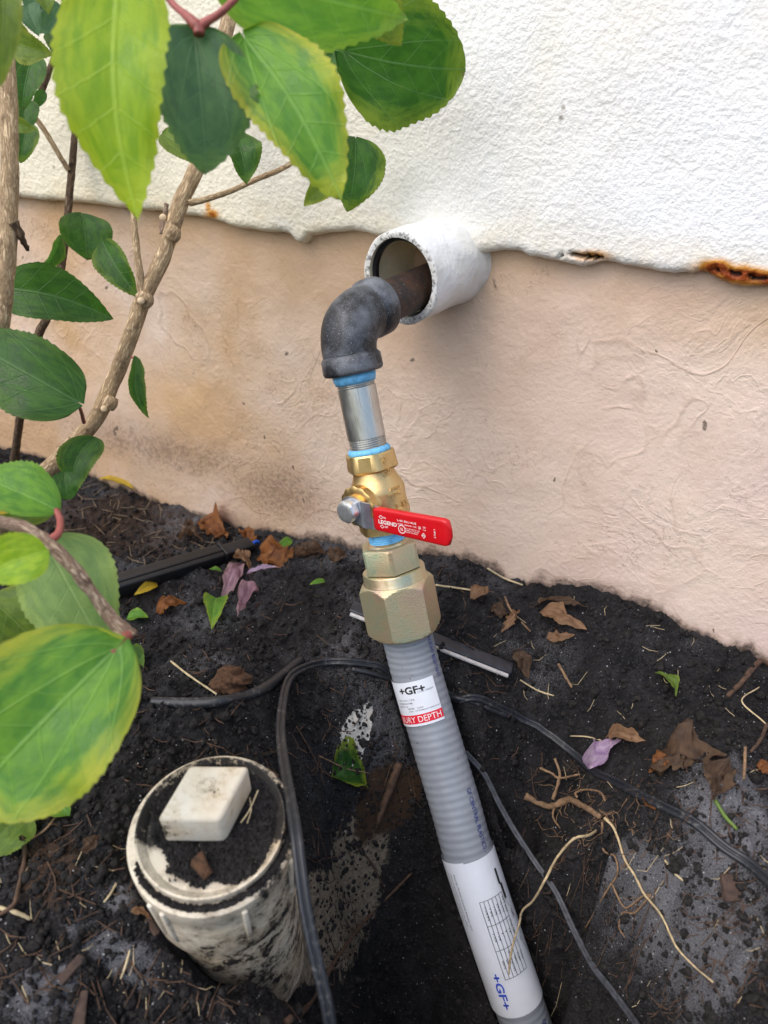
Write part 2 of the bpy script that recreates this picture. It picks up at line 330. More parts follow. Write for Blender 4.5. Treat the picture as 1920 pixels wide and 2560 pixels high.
ROOTD = plain('brown_root', srgb(78, 58, 44), 0.85, 0, 0.5, 160, 0.8, 0.001)
STRAW = plain('straw', srgb(178, 162, 128), 0.75, 0, 0.3, 90); CHIP = plain('mulch_chip', srgb(66, 50, 42), 0.85, 0, 0.5, 200, 0.8, 0.001)
CLOD = plain('soil_clod', (0.020, 0.018, 0.0175, 1), 0.95, 0, 0.65, 300, 1.0, 0.0015, 0.2)
GRAIN = plain('quartz_grain', (0.34, 0.34, 0.345, 1), 0.6, 0, 0.4, 500)
FUZZ = plain('brown_fibre', srgb(78, 52, 32), 0.9, 0, 0.5, 300, 1.0, 0.002)

# ------------------------------------------------------------------ object helpers
ORG = {}
def empty(name, loc, label, cat, group=None):
    o = bpy.data.objects.new(name, None); COL.objects.link(o); o.location = tuple(loc); o.empty_display_size = 0.02
    o['label'] = label; o['category'] = cat
    if group: o['group'] = group
    ORG[o.name] = np.array(loc, float); return o
def origin(o): return ORG[o.name]
def mesh(name, V, Fc, m, parent=None, smooth=True, sharp=None, attrs=None, org=None, mats=None, midx=None):
    V = np.asarray(V, float)
    if parent is not None: og = ORG[parent.name]
    else: og = np.array(org if org is not None else V.mean(0), float)
    me = bpy.data.meshes.new(name)
    if isinstance(Fc, np.ndarray):
        nf, k = Fc.shape
        me.vertices.add(len(V)); me.vertices.foreach_set('co', (V-og).astype(np.float32).ravel())
        me.loops.add(nf*k); me.loops.foreach_set('vertex_index', Fc.astype(np.int32).ravel())
        me.polygons.add(nf); me.polygons.foreach_set('loop_start', np.arange(0, nf*k, k, dtype=np.int32))
        me.update(calc_edges=True)
    else:
        me.from_pydata([tuple(v) for v in (V-og)], [], Fc); me.update()
    if mats:
        for q in mats: me.materials.append(q)
        me.polygons.foreach_set('material_index', np.asarray(midx, np.int32))
    elif m: me.materials.append(m)
    me.polygons.foreach_set('use_smooth', [smooth]*len(me.polygons))
    if sharp: me.set_sharp_from_angle(angle=math.radians(sharp))
    if attrs:
        for k, a in attrs.items():
            a = np.asarray(a, np.float32)
            if a.ndim == 1: at = me.attributes.new(k, 'FLOAT', 'POINT'); at.data.foreach_set('value', a)
            else: at = me.attributes.new(k, 'FLOAT_VECTOR', 'POINT'); at.data.foreach_set('vector', a.ravel())
    o = bpy.data.objects.new(name, me); COL.objects.link(o)
    if parent is not None: o.parent = parent; ORG[o.name] = og; 
    else: o.location = tuple(og); ORG[o.name] = og
    return o
def tag(o, label, cat, group=None):
    o['label'] = label; o['category'] = cat
    if group: o['group'] = group
    return o
def grid_faces(nu, nv, wrap=False, off=0):
    f = []; 
    i = np.arange(nu-1)[:, None]; j = np.arange(nv if wrap else nv-1)[None, :]; j2 = (j+1) % nv
    a = i*nv+j; b = i*nv+j2; c = (i+1)*nv+j2; d = (i+1)*nv+j
    return np.stack([a, b, c, d], -1).reshape(-1, 4)+off
def perp(a, ref):
    a = nz(a); n = np.array(ref, float)-a*np.dot(ref, a); return nz(n)
def rev(o, ax, ref, prof, n=64, rf=None, closed=True, bkscale=1000.0):
    """surface of revolution; prof = [(s, r)]; returns V, F(list), bk attribute"""
    ax = nz(ax); e1 = perp(ax, ref); e2 = np.cross(ax, e1)
    th = np.arange(n)*2*math.pi/n; V = []; B = []
    for s, r in prof:
        rr = np.array([rf(s, r, t) for t in th]) if rf else np.full(n, r)
        P = np.array(o)+ax*s+np.outer(rr*np.cos(th), e1)+np.outer(rr*np.sin(th), e2)
        V.append(P); B.append(np.stack([rr*np.cos(th), rr*np.sin(th), np.full(n, s)], -1)*bkscale)
    V = np.concatenate(V); Fc = grid_faces(len(prof), n, True).tolist()
    if closed: Fc.append(list(range(n))[::-1]); Fc.append([(len(prof)-1)*n+i for i in range(n)])
    return V, Fc, np.concatenate(B)
def hexrf(rot=0.0, cham=None):
    def f(s, r, t):
        a = ((t+rot) % (math.pi/3))-math.pi/6; h = r/math.cos(a)
        if cham: h = min(h, cham(s))
        return h
    return f
def catmull(pts, per=10):
    P = np.array(pts, float); P = np.vstack([2*P[0]-P[1], P, 2*P[-1]-P[-2]]); out = []
    for i in range(1, len(P)-2):
        for k in range(per):
            t = k/per; a, b, c, d = P[i-1:i+3]
            out.append(0.5*((2*b)+(-a+c)*t+(2*a-5*b+4*c-d)*t*t+(-a+3*b-3*c+d)*t**3))
    out.append(P[-2]); return np.array(out)
def tube(pts, rad, n=10, ref=(0, 0, 1), wob=0.0, cap=True, rf=None, seed=0):
    P = np.array(pts, float); m = len(P); R = np.interp(np.linspace(0, 1, m), np.linspace(0, 1, len(np.atleast_1d(rad))), np.atleast_1d(rad))
    T = np.gradient(P, axis=0); T /= (np.linalg.norm(T, axis=1)[:, None]+1e-12)
    e = perp(T[0], ref if abs(np.dot(nz(ref), T[0])) < 0.95 else (1, 0.3, 0)); L = np.concatenate([[0], np.cumsum(np.linalg.norm(np.diff(P, axis=0), axis=1))])
    V = []; B = []; th = np.arange(n)*2*math.pi/n
    for i in range(m):
        e = perp(T[i], e); e2 = np.cross(T[i], e); r = np.full(n, R[i])
        if wob: r = r*(1+wob*(vn(L[i]/R[i]*0.6+np.cos(th)*1.3+seed*7.7+50, np.sin(th)*1.3+31+seed)*2-1))
        if rf: r = np.array([rf(L[i], R[i], t) for t in th])
        V.append(P[i]+np.outer(r*np.cos(th), e)+np.outer(r*np.sin(th), e2))
        B.append(np.stack([r*np.cos(th), r*np.sin(th), np.full(n, L[i])], -1)*1000)
    V = np.concatenate(V); Fc = grid_faces(m, n, True).tolist()
    if cap: Fc.append(list(range(n))[::-1]); Fc.append([(m-1)*n+i for i in range(n)])
    return V, Fc, np.concatenate(B)
def join(parts):
    V = []; Fc = []; B = []; o = 0
    for p in parts:
        V.append(p[0]); Fc += [[i+o for i in f] for f in (p[1].tolist() if isinstance(p[1], np.ndarray) else p[1])]; o += len(p[0])
        B.append(p[2] if len(p) > 2 else np.zeros((len(p[0]), 3)))
    return np.concatenate(V), Fc, np.concatenate(B)
def rbox(c, ax, ay, az, hx, hy, hz, bev=0.002, seg=3):
    """rounded box; returns V, F"""
    import bmesh
    bm = bmesh.new(); bmesh.ops.create_cube(bm, size=2.0)
    for v in bm.verts: v.co.x *= hx; v.co.y *= hy; v.co.z *= hz
    bmesh.ops.bevel(bm, geom=list(bm.edges), offset=bev, segments=seg, profile=0.5, affect='EDGES')
    bm.verts.index_update(); ax, ay, az = nz(ax), nz(ay), nz(az)
    V = np.array([np.array(c)+ax*v.co.x+ay*v.co.y+az*v.co.z for v in bm.verts]); Fc = [[v.index for v in f.verts] for f in bm.faces]
    bm.free(); return V, Fc
TXC = {}
def text2d(body, size=1.0, bold=0.0, ext=0.0, shear=0.0, res=3):
    cu = bpy.data.curves.new('txt', 'FONT'); cu.body = body; cu.size = size; cu.offset = bold; cu.extrude = ext; cu.resolution_u = res; cu.shear = shear
    o = bpy.data.objects.new('txt', cu); COL.objects.link(o)
    dg = bpy.context.evaluated_depsgraph_get(); me = bpy.data.meshes.new_from_object(o.evaluated_get(dg))
    V = np.array([v.co[:] for v in me.vertices]) if len(me.vertices) else np.zeros((0, 3)); Fc = [list(p.vertices) for p in me.polygons]
    bpy.data.objects.remove(o); bpy.data.curves.remove(cu); bpy.data.meshes.remove(me)
    return V, Fc
def text_fit(body, x0, y0, width=None, height=None, bold=0.0, ext=0.0, shear=0.0):
    """text with its lower-left at x0, y0, scaled to the given width and/or height"""
    V, Fc = text2d(body, 1.0, bold, ext, shear)
    mn = V.min(0); mx = V.max(0); s = mx-mn
    kx = width/s[0] if width else None; ky = height/s[1] if height else None
    kx = kx or ky; ky = ky or kx
    V = V.copy(); V[:, 0] = (V[:, 0]-mn[0])*kx+x0; V[:, 1] = (V[:, 1]-mn[1])*ky+y0; return V, Fc

# ------------------------------------------------------------------ terrain
CT = [  # photo position and ground height
 (0, 1120, -.213), (300, 1215, -.222), (600, 1325, -.226), (800, 1375, -.215), (1000, 1390, -.200), (1150, 1378, -.188), (1280, 1450, -.200), (1380, 1475, -.190), (1500, 1470, -.175), (1560, 1515, -.182), (1700, 1575, -.190), (1920, 1655, -.208),
 (0, 1300, -.215), (250, 1400, -.225), (500, 1450, -.222), (300, 1700, -.220), (700, 1600, -.222), (0, 1700, -.22), (0, 2100, -.215), (200, 2050, -.205), (100, 2350, -.222), (120, 2540, -.235),
 (260, 2200, -.200), (330, 2260, -.208), (400, 2300, -.212), (450, 2350, -.222), (560, 2405, -.236), (560, 2500, -.275), (680, 2420, -.262), (680, 2520, -.310), (350, 2540, -.262), (550, 2550, -.312), (320, 1950, -.190), (430, 1850, -.190), (560, 1840, -.190), (680, 1860, -.205),
 (1300, 1600, -.210), (1500, 1700, -.208), (1700, 1750, -.205), (1900, 1850, -.200), (1900, 2100, -.198), (1600, 1950, -.215),
 (820, 1720, -.228), (960, 1740, -.236), (1080, 1760, -.240), (760, 1900, -.245), (860, 1880, -.262), (1000, 1900, -.285), (1180, 1880, -.262), (800, 2050, -.285), (900, 2080, -.335), (1050, 2100, -.36),
 (1250, 1950, -.262), (1330, 1950, -.245), (1450, 1950, -.228), (1250, 2100, -.335), (1300, 2100, -.315), (1400, 2100, -.285), (1500, 2100, -.257), (1650, 2100, -.222), (1260, 2250, -.415), (1330, 2250, -.375), (1400, 2250, -.338), (1500, 2250, -.298), (1650, 2250, -.250), (1850, 2250, -.212), (1340, 2400, -.435), (1420, 2400, -.39), (1520, 2400, -.335), (1650, 2400, -.280), (1850, 2400, -.225), (1400, 2540, -.445), (1480, 2540, -.395), (1580, 2540, -.34), (1700, 2540, -.29), (1880, 2540, -.24), (1450, 2700, -.44), (1600, 2700, -.37), (1800, 2700, -.29), (1950, 2700, -.245),
 (850, 2250, -.400), (780, 2400, -.375), (720, 2300, -.320), (900, 2480, -.46), (1050, 2350, -.48), (1000, 2540, -.53), (760, 2545, -.400)]
cp = []
for a, b, z in CT:
    q = hit(a, b, 2, z); cp.append((q[0], q[1], z))
for q in [(-1.2, -.9, -.22), (-1.2, -.3, -.22), (-1.2, .1, -.22), (-.3, -1.1, -.24), (.3, -1.1, -.24), (.9, -1.0, -.22), (.9, -.4, -.21), (.9, .1, -.2), (.16, -.225, -.52), (.19, -.27, -.48), (.05, -.62, -.30), (.21, -.36, -.42), (.22, -.46, -.34), (.25, -.58, -.30), (.50, -.5, -.22), (.150, -.145, -.32)]: cp.append(q)
cp = np.array(cp)
def tps(r): return r*r*np.log(r+1e-6)
A = tps(np.hypot(cp[:, None, 0]-cp[None, :, 0], cp[:, None, 1]-cp[None, :, 1])) + np.eye(len(cp))*0.0006
Pm = np.c_[np.ones(len(cp)), cp[:, :2]]; K = np.block([[A, Pm], [Pm.T, np.zeros((3, 3))]])
sol = np.linalg.solve(K, np.r_[cp[:, 2], 0, 0, 0])
def hbase(x, y):
    sh = x.shape; x = x.ravel(); y = y.ravel(); r = np.zeros(len(x)); 
    for i in range(len(cp)): r += sol[i]*tps(np.hypot(x-cp[i, 0], y-cp[i, 1]))
    return (r+sol[-3]+sol[-2]*x+sol[-1]*y).reshape(sh)
def axis_pts(a, b, c, d, fine, coarse):
    return np.unique(np.round(np.concatenate([np.arange(a, b, coarse), np.arange(b, c, fine), np.arange(c, d+coarse, coarse)]), 5))
XS = axis_pts(-1.6, -0.66, 0.42, 1.2, 0.0016, 0.02); YS = axis_pts(-1.3, -0.47, 0.0, 0.12, 0.0016, 0.012)
XS = np.r_[-30, -12, -6, -3.5, -2.4, XS, 2.0, 3.5, 7, 14, 30]; YS = np.r_[-40, -20, -10, -5, -3, -2, YS]
GX, GY = np.meshgrid(XS, YS, indexing='ij')
H = hbase(GX, GY); far_ = sst(0.95, 1.5, np.hypot(GX, GY+.3)); H = H*(1-far_)-.22*far_
H = np.maximum(H, -.62)
fade = 1.0
lump = fbm(GX, GY, 22, 3, 5)*0.0060 + fbm(GX, GY, 70, 4, 9, 0.6)*0.0078
wx = GX+fbm(GX, GY, 40, 2, 31)*0.008; wy = GY+fbm(GX, GY, 40, 2, 41)*0.008
bil = np.abs(fbm(wx, wy, 95, 3, 15))*0.0068
H = H+lump+bil+fbm(GX, GY, 330, 2, 77)*0.0011
def los_cap():
    cap = np.full(H.shape, 9.0)
    rows = np.arange(1640, 2600, 5.0); cx = np.interp(rows, [1600, 1669, 1922, 2121, 2300, 2488, 2630, 2760], [1021, 1038, 1111, 1168, 1226, 1290, 1340, 1385]); dd = np.interp(rows, [1600, 1795, 1922, 2121, 2300, 2488, 2630, 2760], [.629, .633, .631, .628, .629, .633, .640, .650])+.024
    for off, ex in [(o_, 0.0) for o_ in range(-66, 67, 5)]:
        r = ray(cx+off, rows); k = np.arange(0, .36, .0011)
        t = dd[:, None]-k[None, :]; Q = CAM+r[:, None, :]*t[..., None]; Q = Q.reshape(-1, 3)
        i = np.searchsorted(XS, Q[:, 0]); j = np.searchsorted(YS, Q[:, 1]); ok = (i > 0) & (i < len(XS)) & (j > 0) & (j < len(YS))
        np.minimum.at(cap, (i[ok], j[ok]), Q[ok, 2]-.004+ex)
    for _ in range(1):
        c = cap.copy(); c[1:] = np.minimum(c[1:], cap[:-1]); c[:-1] = np.minimum(c[:-1], cap[1:]); c[:, 1:] = np.minimum(c[:, 1:], cap[:, :-1]); c[:, :-1] = np.minimum(c[:, :-1], cap[:, 1:]); cap = c
    return cap
cap_ = los_cap(); H = np.where(cap_ < H, cap_+np.maximum(-.012, (lump+bil)*.6), H)   # the pit stays open in front of the conduit
for _ in range(4):
    K_ = H.copy(); K_[1:-1, 1:-1] = (H[1:-1, 1:-1]*2+H[2:, 1:-1]+H[:-2, 1:-1]+H[1:-1, 2:]+H[1:-1, :-2])/6; H = np.where(cap_ < 8, K_, H)
def height(x, y):
    x = np.asarray(x, float); y = np.asarray(y, float)
    i = np.clip(np.searchsorted(XS, x)-1, 0, len(XS)-2); j = np.clip(np.searchsorted(YS, y)-1, 0, len(YS)-2)
    fx = np.clip((x-XS[i])/(XS[i+1]-XS[i]), 0, 1); fy = np.clip((y-YS[j])/(YS[j+1]-YS[j]), 0, 1)
    return H[i, j]*(1-fx)*(1-fy)+H[i+1, j]*fx*(1-fy)+H[i, j+1]*(1-fx)*fy+H[i+1, j+1]*fx*fy
def gp(px, py, lift=0.0):
    """where the sight line through a photo position meets the ground"""
    px = np.atleast_1d(np.asarray(px, float)); py = np.atleast_1d(np.asarray(py, float)); r = ray(px, py); t = np.full(len(px), 0.25); done = np.zeros(len(px), bool)
    for _ in range(420):
        q = CAM+r*t[:, None]; b = q[:, 2] < height(q[:, 0], q[:, 1]); done |= b
        t = np.where(done, t, t+0.0022)
        if done.all(): break
    q = CAM+r*(t-0.0011)[:, None]; q[:, 1] = np.minimum(q[:, 1], 0.012); q[:, 2] = height(q[:, 0], q[:, 1])+lift
    return q if len(q) > 1 else q[0]
def gpd(x, y, lift=0.0): return gp(np.asarray(x, float)*DS, np.asarray(y, float)*DS, lift)
# ------------------------------------------------------------------ soil mesh
def proj(Pw):
    c = (Pw-CAM) @ RM; d = -c[..., 2]; return 960+F*c[..., 0]/d, 1280-F*c[..., 1]/d
GP = np.stack([GX, GY, H], -1).reshape(-1, 3); PX, PY = proj(GP)
xx, yy = GP[:, 0], GP[:, 1]
def blob(cx, cy, rx, ry, rot=0.0, k=0.35):
    """soft patch on the ground around the spot seen at cx, cy"""
    dx = PX-cx; dy = PY-cy; c, s = math.cos(rot), math.sin(rot); u = (dx*c+dy*s)/rx; v = (-dx*s+dy*c)/ry
    return 1-sst(1-k, 1+k, np.hypot(u, v)+fbm(xx, yy, 60, 3, 3)*0.35)
sand = np.clip(0.14+fbm(xx, yy, 14, 4, 8)*0.55, 0, 1)
for b in [(1800, 2050, 130, 170), (1750, 2330, 200, 220), (1500, 2350, 120, 160, .5), (1650, 2250, 160, 150), (250, 2350, 110, 45, .6), (330, 2400, 70, 60), (300, 2250, 60, 40), (100, 2480, 120, 80), (330, 2420, 90, 40, .8)]:
    sand = np.maximum(sand, blob(*b)*(0.55+0.45*vn(xx*90, yy*90, 6))*0.68)
sand = sand*(1-0.65*sst(-0.25, -0.36, GP[:, 2]))
tan = np.maximum.reduce([blob(870, 2230, 75, 210, .25), blob(905, 2080, 50, 60)*.9, blob(800, 2330, 90, 140, .3)*.85])
rb = np.maximum.reduce([blob(990, 1990, 90, 60, -1.0), blob(930, 2010, 40, 120, .3)*.9, blob(600, 1550, 400, 160)*.25, blob(120, 2180, 90, 120)*.7, blob(1180, 2000, 120, 120)*.35, blob(300, 1320, 250, 100)*.6])
white = np.maximum.reduce([blob(895, 1830, 38, 68, .25), blob(885, 1905, 20, 35)*.8, blob(920, 1772, 18, 22)*.8])
nx, ny = len(XS), len(YS)
i = np.arange(nx-1)[:, None]; j = np.arange(ny-1)[None, :]; a = i*ny+j
FG = np.stack([a, a+ny, a+ny+1, a+1], -1).reshape(-1, 4)
soil = mesh('ground', GP, FG, MS, attrs={'sand': sand, 'tan': tan, 'rb': rb, 'white': white}, org=(0, 0, -0.2))
soil['kind'] = 'structure'

# ------------------------------------------------------------------ the wall
LEDGE = [(-60, 484), (40, 489), (150, 500), (255, 509), (370, 524), (440, 530), (521, 544), (556, 556), (602, 570), (650, 577), (694, 579), (722, 584), (738, 604), (752, 606), (764, 590), (810, 579), (868, 573), (905, 578), (931, 587), (960, 590), (1060, 610), (1180, 635), (1209, 628), (1250, 620), (1298, 623), (1322, 638), (1397, 648), (1456, 661), (1510, 648), (1594, 663), (1640, 672), (1688, 678), (1757, 673), (1807, 698), (1871, 712), (1920, 710), (2000, 715)]
lp = np.array([hit(a, b, 1, 0.0) for a, b in LEDGE]); lx = np.r_[-1.6, lp[:, 0], 1.2]; lz = np.r_[.114, lp[:, 2], .112]
wall = empty('house_wall', (0, 0.05, -0.2), 'painted house wall, white textured stucco above a peach foundation', 'wall')
WY = 0.015
def wall_attr_px(V): return proj(V)
def blobw(px, py, cx, cy, rx, ry, rot=0.0):
    c, s = math.cos(rot), math.sin(rot); dx = px-cx; dy = py-cy; return np.exp(-(((dx*c+dy*s)/rx)**2+((-dx*s+dy*c)/ry)**2))
xu = np.r_[-9, -4, -2.2, axis_pts(-1.6, -0.62, 0.34, 1.2, 0.0022, 0.03), 2, 4, 7]; zb = np.interp(xu, lx, lz)+fbm(xu, xu*0, 60, 4, 4)*0.0016+fbm(xu, xu*0, 240, 3, 14)*0.0008*sst(.05, .15, xu)
prof = [(-0.0020, WY+0.004), (-0.0022, WY-0.002), (-0.0016, 0.0065), (0.0, 0.0030), (0.0018, 0.0011), (0.004, 0.0003)]
zt = 1.1; lev = np.r_[np.arange(0.0065, 0.22, 0.0024), np.arange(0.22, 0.98, 0.02), 1.5, 2.6]
nlev = len(prof)+len(lev); V = np.zeros((len(xu), nlev, 3)); V[..., 0] = xu[:, None]
for k, (dz, yv) in enumerate(prof): V[:, k, 1] = yv; V[:, k, 2] = zb+dz
for k, l in enumerate(lev): V[:, len(prof)+k, 1] = 0; V[:, len(prof)+k, 2] = zb+l
amp = np.r_[np.zeros(2), np.full(nlev-2, 1.0)][None, :]
X_, Z_ = V[..., 0], V[..., 2]
V[..., 1] += (fbm(X_, Z_, 16, 3, 61)*0.0022 - np.maximum(0, fbm(X_, Z_, 140, 3, 62))*0.0004)*amp
# paint swelling round the sleeve
pxw, pyw = proj(V)
V[..., 1] -= 0.004*blobw(pxw, pyw, 1150, 610, 70, 40, -.3)*amp
gap = np.maximum.reduce([blobw(pxw, pyw, 1452, 640, 34, 8.5, .18), blobw(pxw, pyw, 1490, 643, 22, 7), blobw(pxw, pyw, 1403, 640, 9, 5), blobw(pxw, pyw, 1835, 684, 30, 5, .25), blobw(pxw, pyw, 1885, 694, 44, 6, .04), blobw(pxw, pyw, 1792, 676, 16, 4, .2)])
gapm = sst(.42, .6, gap+fbm(X_, Z_, 320, 2, 71)*.12)
V[..., 1] += gapm*0.010*amp
rust = np.maximum.reduce([blobw(pxw, pyw, 1860, 690, 110, 24, .15), blobw(pxw, pyw, 1790, 672, 45, 22), .55*blobw(pxw, pyw, 1475, 640, 50, 16), .7*blobw(pxw, pyw, 528, 536, 18, 12), .5*blobw(pxw, pyw, 520, 522, 8, 22)])
f_ = grid_faces(len(xu), nlev)[:, ::-1]
mesh('upper_wall', V.reshape(-1, 3), np.ascontiguousarray(f_), MU, wall, attrs={'gap': gapm.ravel(), 'rust': np.clip(rust, 0, 1).ravel()})
xf = np.r_[-9, -4, -2.2, axis_pts(-1.6, -0.70, 0.42, 1.2, 0.003, 0.03), 2, 4, 7]; zf = np.r_[np.arange(-0.65, -0.28, 0.02), np.arange(-0.28, 0.14, 0.003)]
V = np.zeros((len(xf), len(zf), 3)); V[..., 0] = xf[:, None]; V[..., 2] = zf[None, :]; X_, Z_ = V[..., 0], V[..., 2]
dw = fbm(X_, Z_, 7, 3, 88)*0.06
rd = np.clip(1-np.abs(fbm(X_+dw, Z_-dw, 11, 3, 81))/0.07, 0, 1)**2
V[..., 1] = WY+0.001 + fbm(X_, Z_, 8, 3, 80)*0.0030 - rd*0.00035*sst(0.0, .3, fbm(X_, Z_, 6, 2, 83)) - fbm(X_+dw, Z_, 45, 3, 82)*0.0007
pxw, pyw = proj(V); gh = height(X_.ravel(), np.full(X_.size, 0.01)).reshape(X_.shape)
ab = Z_-gh
dirt = np.maximum.reduce([0.9*(1-sst(-0.002, 0.012, ab+fbm(X_, Z_, 30, 3, 91)*0.010)), .52*blobw(pxw, pyw, 700, 1230, 190, 100, .3), .50*blobw(pxw, pyw, 380, 1120, 420, 75, .26), .42*blobw(pxw, pyw, 1000, 1350, 260, 60, .15), .95*blobw(pxw, pyw, 1475, 1474, 84, 24, .1), .30*(1-sst(0.02, 0.10, ab))*sst(.05, -.25, X_), .75*blobw(pxw, pyw, 1470, 1500, 120, 36, .35), .6*blobw(pxw, pyw, 1700, 1590, 100, 25, .4)])
mesh('foundation', V.reshape(-1, 3), np.ascontiguousarray(grid_faces(len(xf), len(zf))[:, ::-1]), ML, wall, attrs={'dirt': dirt.ravel()})

# ------------------------------------------------------------------ pipe sleeve through the wall
def axis_from(px, py, ang, ix, iy):
    """direction at ang degrees from the sight line, leaning to image direction ix, iy (y up)"""
    v = nz(ray(px, py)); im = cv(ix, iy, 0); w_ = perp(v, im); a = math.radians(ang); return nz(v*math.cos(a)+w_*math.sin(a))
SC = W(999, 697, 0.616); SA = axis_from(999, 697, 40, 0.94, 0.36)
sl = empty('pipe_sleeve', SC+SA*0.05, 'short open white painted pipe sleeve sticking out of the wall below the stucco edge', 'pipe sleeve')
RS = 0.0374
def slr(s, r, t): return r + (0.0003*math.sin(3*t+s*90)+0.0004*math.sin(7*t-s*140)) + 0.0015*sst(0.045, 0.085, s)
n_ = 96; ss = [0, .0015, .003]+list(np.arange(.008, .135, .004))
P = [(0.0006, RS-0.0055), (0.0, RS-0.003), (0.0004, RS-0.001)]+[(s+.001, RS) for s in ss]
V, Fc, B = rev(SC, SA, (0, 0, 1), P, n_, lambda s, r, t: slr(s, r, t) if s > 0.0008 else r, closed=False)
mudr = np.repeat([0.75, .7, .55, .2, .08, 0]+[0]*(len(P)-6), n_)
mesh('sleeve_body', V, Fc, SLV, sl, attrs={'bk': B, 'mud': mudr})
V, Fc, B = rev(SC, SA, (0, 0, 1), [(0.0006, RS-.0055), (0.02, RS-.0055), (0.2, RS-.0055)], 64, closed=False); mesh('sleeve_bore', V, Fc, SLIN, sl)
Vd, Fd, _ = rev(SC+SA*0.15, SA, (0, 0, 1), [(0, RS-.001), (0.01, RS-.001)], 48); mesh('sleeve_end', Vd, Fd, BLK, sl)
Vr, Fr, _ = rev(SC+SA*0.004, SA, (0, 0, 1), [(0, RS-.0058), (0, RS-.0078), (.005, RS-.0078), (.005, RS-.0060)], 64, lambda s, r, t: r-0.0012*max(0, math.sin(t+2.6))*(1 if r < RS-.007 else 0), closed=False)
mesh('inner_liner', Vr, Fr, BLK, sl)

# ------------------------------------------------------------------ gas riser
riser = empty('gas_riser', W(1290, 2520, 0.64), 'gas riser with black elbow, brass red-handled valve and grey conduit running into the pit', 'gas riser')
TOCAM = lambda p: CAM-p
EL = W(884, 932, 0.574)                       # lower mouth of the elbow
NB = W(1015, 1580, 0.626)                     # bottom of the big nut
RA = nz(NB-EL); 
def onax(py):                                 # axis point seen at photo row py
    lo, hi = -0.05, 0.3
    for _ in range(40):
        m = (lo+hi)/2
        if proj(EL+RA*m)[1] < py: lo = m
        else: hi = m
    return EL+RA*lo
def sy(py): return float(np.dot(onax(py)-EL, RA))
PIPEA = nz(SA)                                # black pipe runs roughly along the sleeve
pc = W(1032, 724, 0.618)                      # a point on the black pipe axis at the sleeve mouth
# elbow bend: from pipe axis direction -PIPEA to RA
jt = EL - RA*0.0385                            # bend corner
q = jt - PIPEA*0.0; 
pdir = nz(pc+PIPEA*0.05-jt)
V, Fc, B = tube([jt+pdir*0.012, jt+pdir*0.05, jt+pdir*0.09, jt+pdir*0.19], 0.0163, 40); mesh('black_pipe', V, Fc, BPIPE, riser, attrs={'bk': B})
pts = []; a0 = jt+pdir*0.029; b0 = EL-RA*0.012
for t in np.linspace(0, 1, 22): pts.append((1-t)**2*a0+2*t*(1-t)*(jt)+t*t*b0)
V, Fc, B = tube(pts, [0.0205, 0.0212, 0.0218, 0.0212, 0.0205], 48, cap=True, wob=0.0); el = mesh('elbow', V, Fc, CAST, riser, attrs={'bk': B})
V, Fc, B = rev(EL-RA*0.0135, RA, (0, 0, 1), [(-.002, .0195), (0.0005, .0217), (.0018, .0228), (.011, .0231), (.0130, .0224), (.0138, .0205), (.0138, .0160)], 64, lambda s, r, t: r*(1+.012*math.sin(5*t))); mesh('collar', V, Fc, CAST, el, sharp=50)
V, Fc, B = rev(a0+pdir*0.013, -pdir, (0, 0, 1), [(-.0005, .0165), (-.0005, .0214), (.001, .0226), (.011, .0228), (.013, .0218), (.016, .0205)], 64); mesh('collar', V, Fc, CAST, el, sharp=50)
# blue seal, nipple
s0, s1 = sy(956), sy(1120)
def ring(name, sa, sb, r0, r1, m, parent, jit=0.0):
    V, Fc, B = rev(EL, RA, (0, 0, 1), [(sa, r0*.8), (sa, r0), ((sa+sb)/2, max(r0, r1)), (sb, r1), (sb, r1*.8)], 64, lambda s, r, t: r*(1+jit*(math.sin(9*t+s*900)+math.sin(17*t)*.5))); return mesh(name, V, Fc, m, parent)
RN = 0.0147
ring('sealant_ring', 0.0002, s0+.0002, RN+.0018, RN+.0006, BLUE, riser, .012)
pf = []
def thread(sa, sb, n, r, d):
    o = []
    for k in range(n):
        u = sa+(sb-sa)*k/n; v = (sb-sa)/n; o += [(u, r-d), (u+v*.45, r), (u+v*.6, r)]
    return o
pf = thread(s0-.003, s0+.0042, 5, RN, .0010)+[(s0+.005, RN), (s1-.009, RN)]+thread(s1-.009, s1+.001, 6, RN, .0009)
V, Fc, B = rev(EL, RA, (0, 0, 1), pf, 72); nip = mesh('steel_nipple', V, Fc, GALV, riser, sharp=40, attrs={'bk': B})
ring('sealant_ring', s1-.0012, s1+.0032, RN+.0004, RN+.0020, BLUE, riser, .010)
# valve body
v0 = sy(1134); CD = TOCAM(onax(1200)); LFT = perp(RA, CD)
vh = sy(1172); ve = sy(1322)
def vb(s, r, t): return r
sgn = 1 if np.dot(np.cross(RA, LFT), cv(1, 0, 0)) > 0 else -1
sV0 = v0
profh = [(v0-.0015, .0140), (v0-.0015, .0175), (v0-.0003, .0184), (vh-.001, .0184), (vh+.0006, .0172), (vh+.0008, .015)]
V, Fc, B = rev(EL, RA, LFT, profh, 96, hexrf(-0.21*sgn, lambda s: .0207 if v0 < s < vh-.0005 else .0192)); vbod = None
Lb = ve-vh
body = [(vh+.0002, .0160), (vh+Lb*.07, .0166), (vh+Lb*.16, .0182), (vh+Lb*.25, .0205), (vh+Lb*.31, .0216), (vh+Lb*.36, .0219), (vh+Lb*.42, .0215), (vh+Lb*.62, .0219), (vh+Lb*.635, .0226), (vh+Lb*.76, .0226), (vh+Lb*.775, .0208), (vh+Lb*.80, .0186), (ve, .0186), (ve+.0008, .0175), (ve+.001, .0140)]
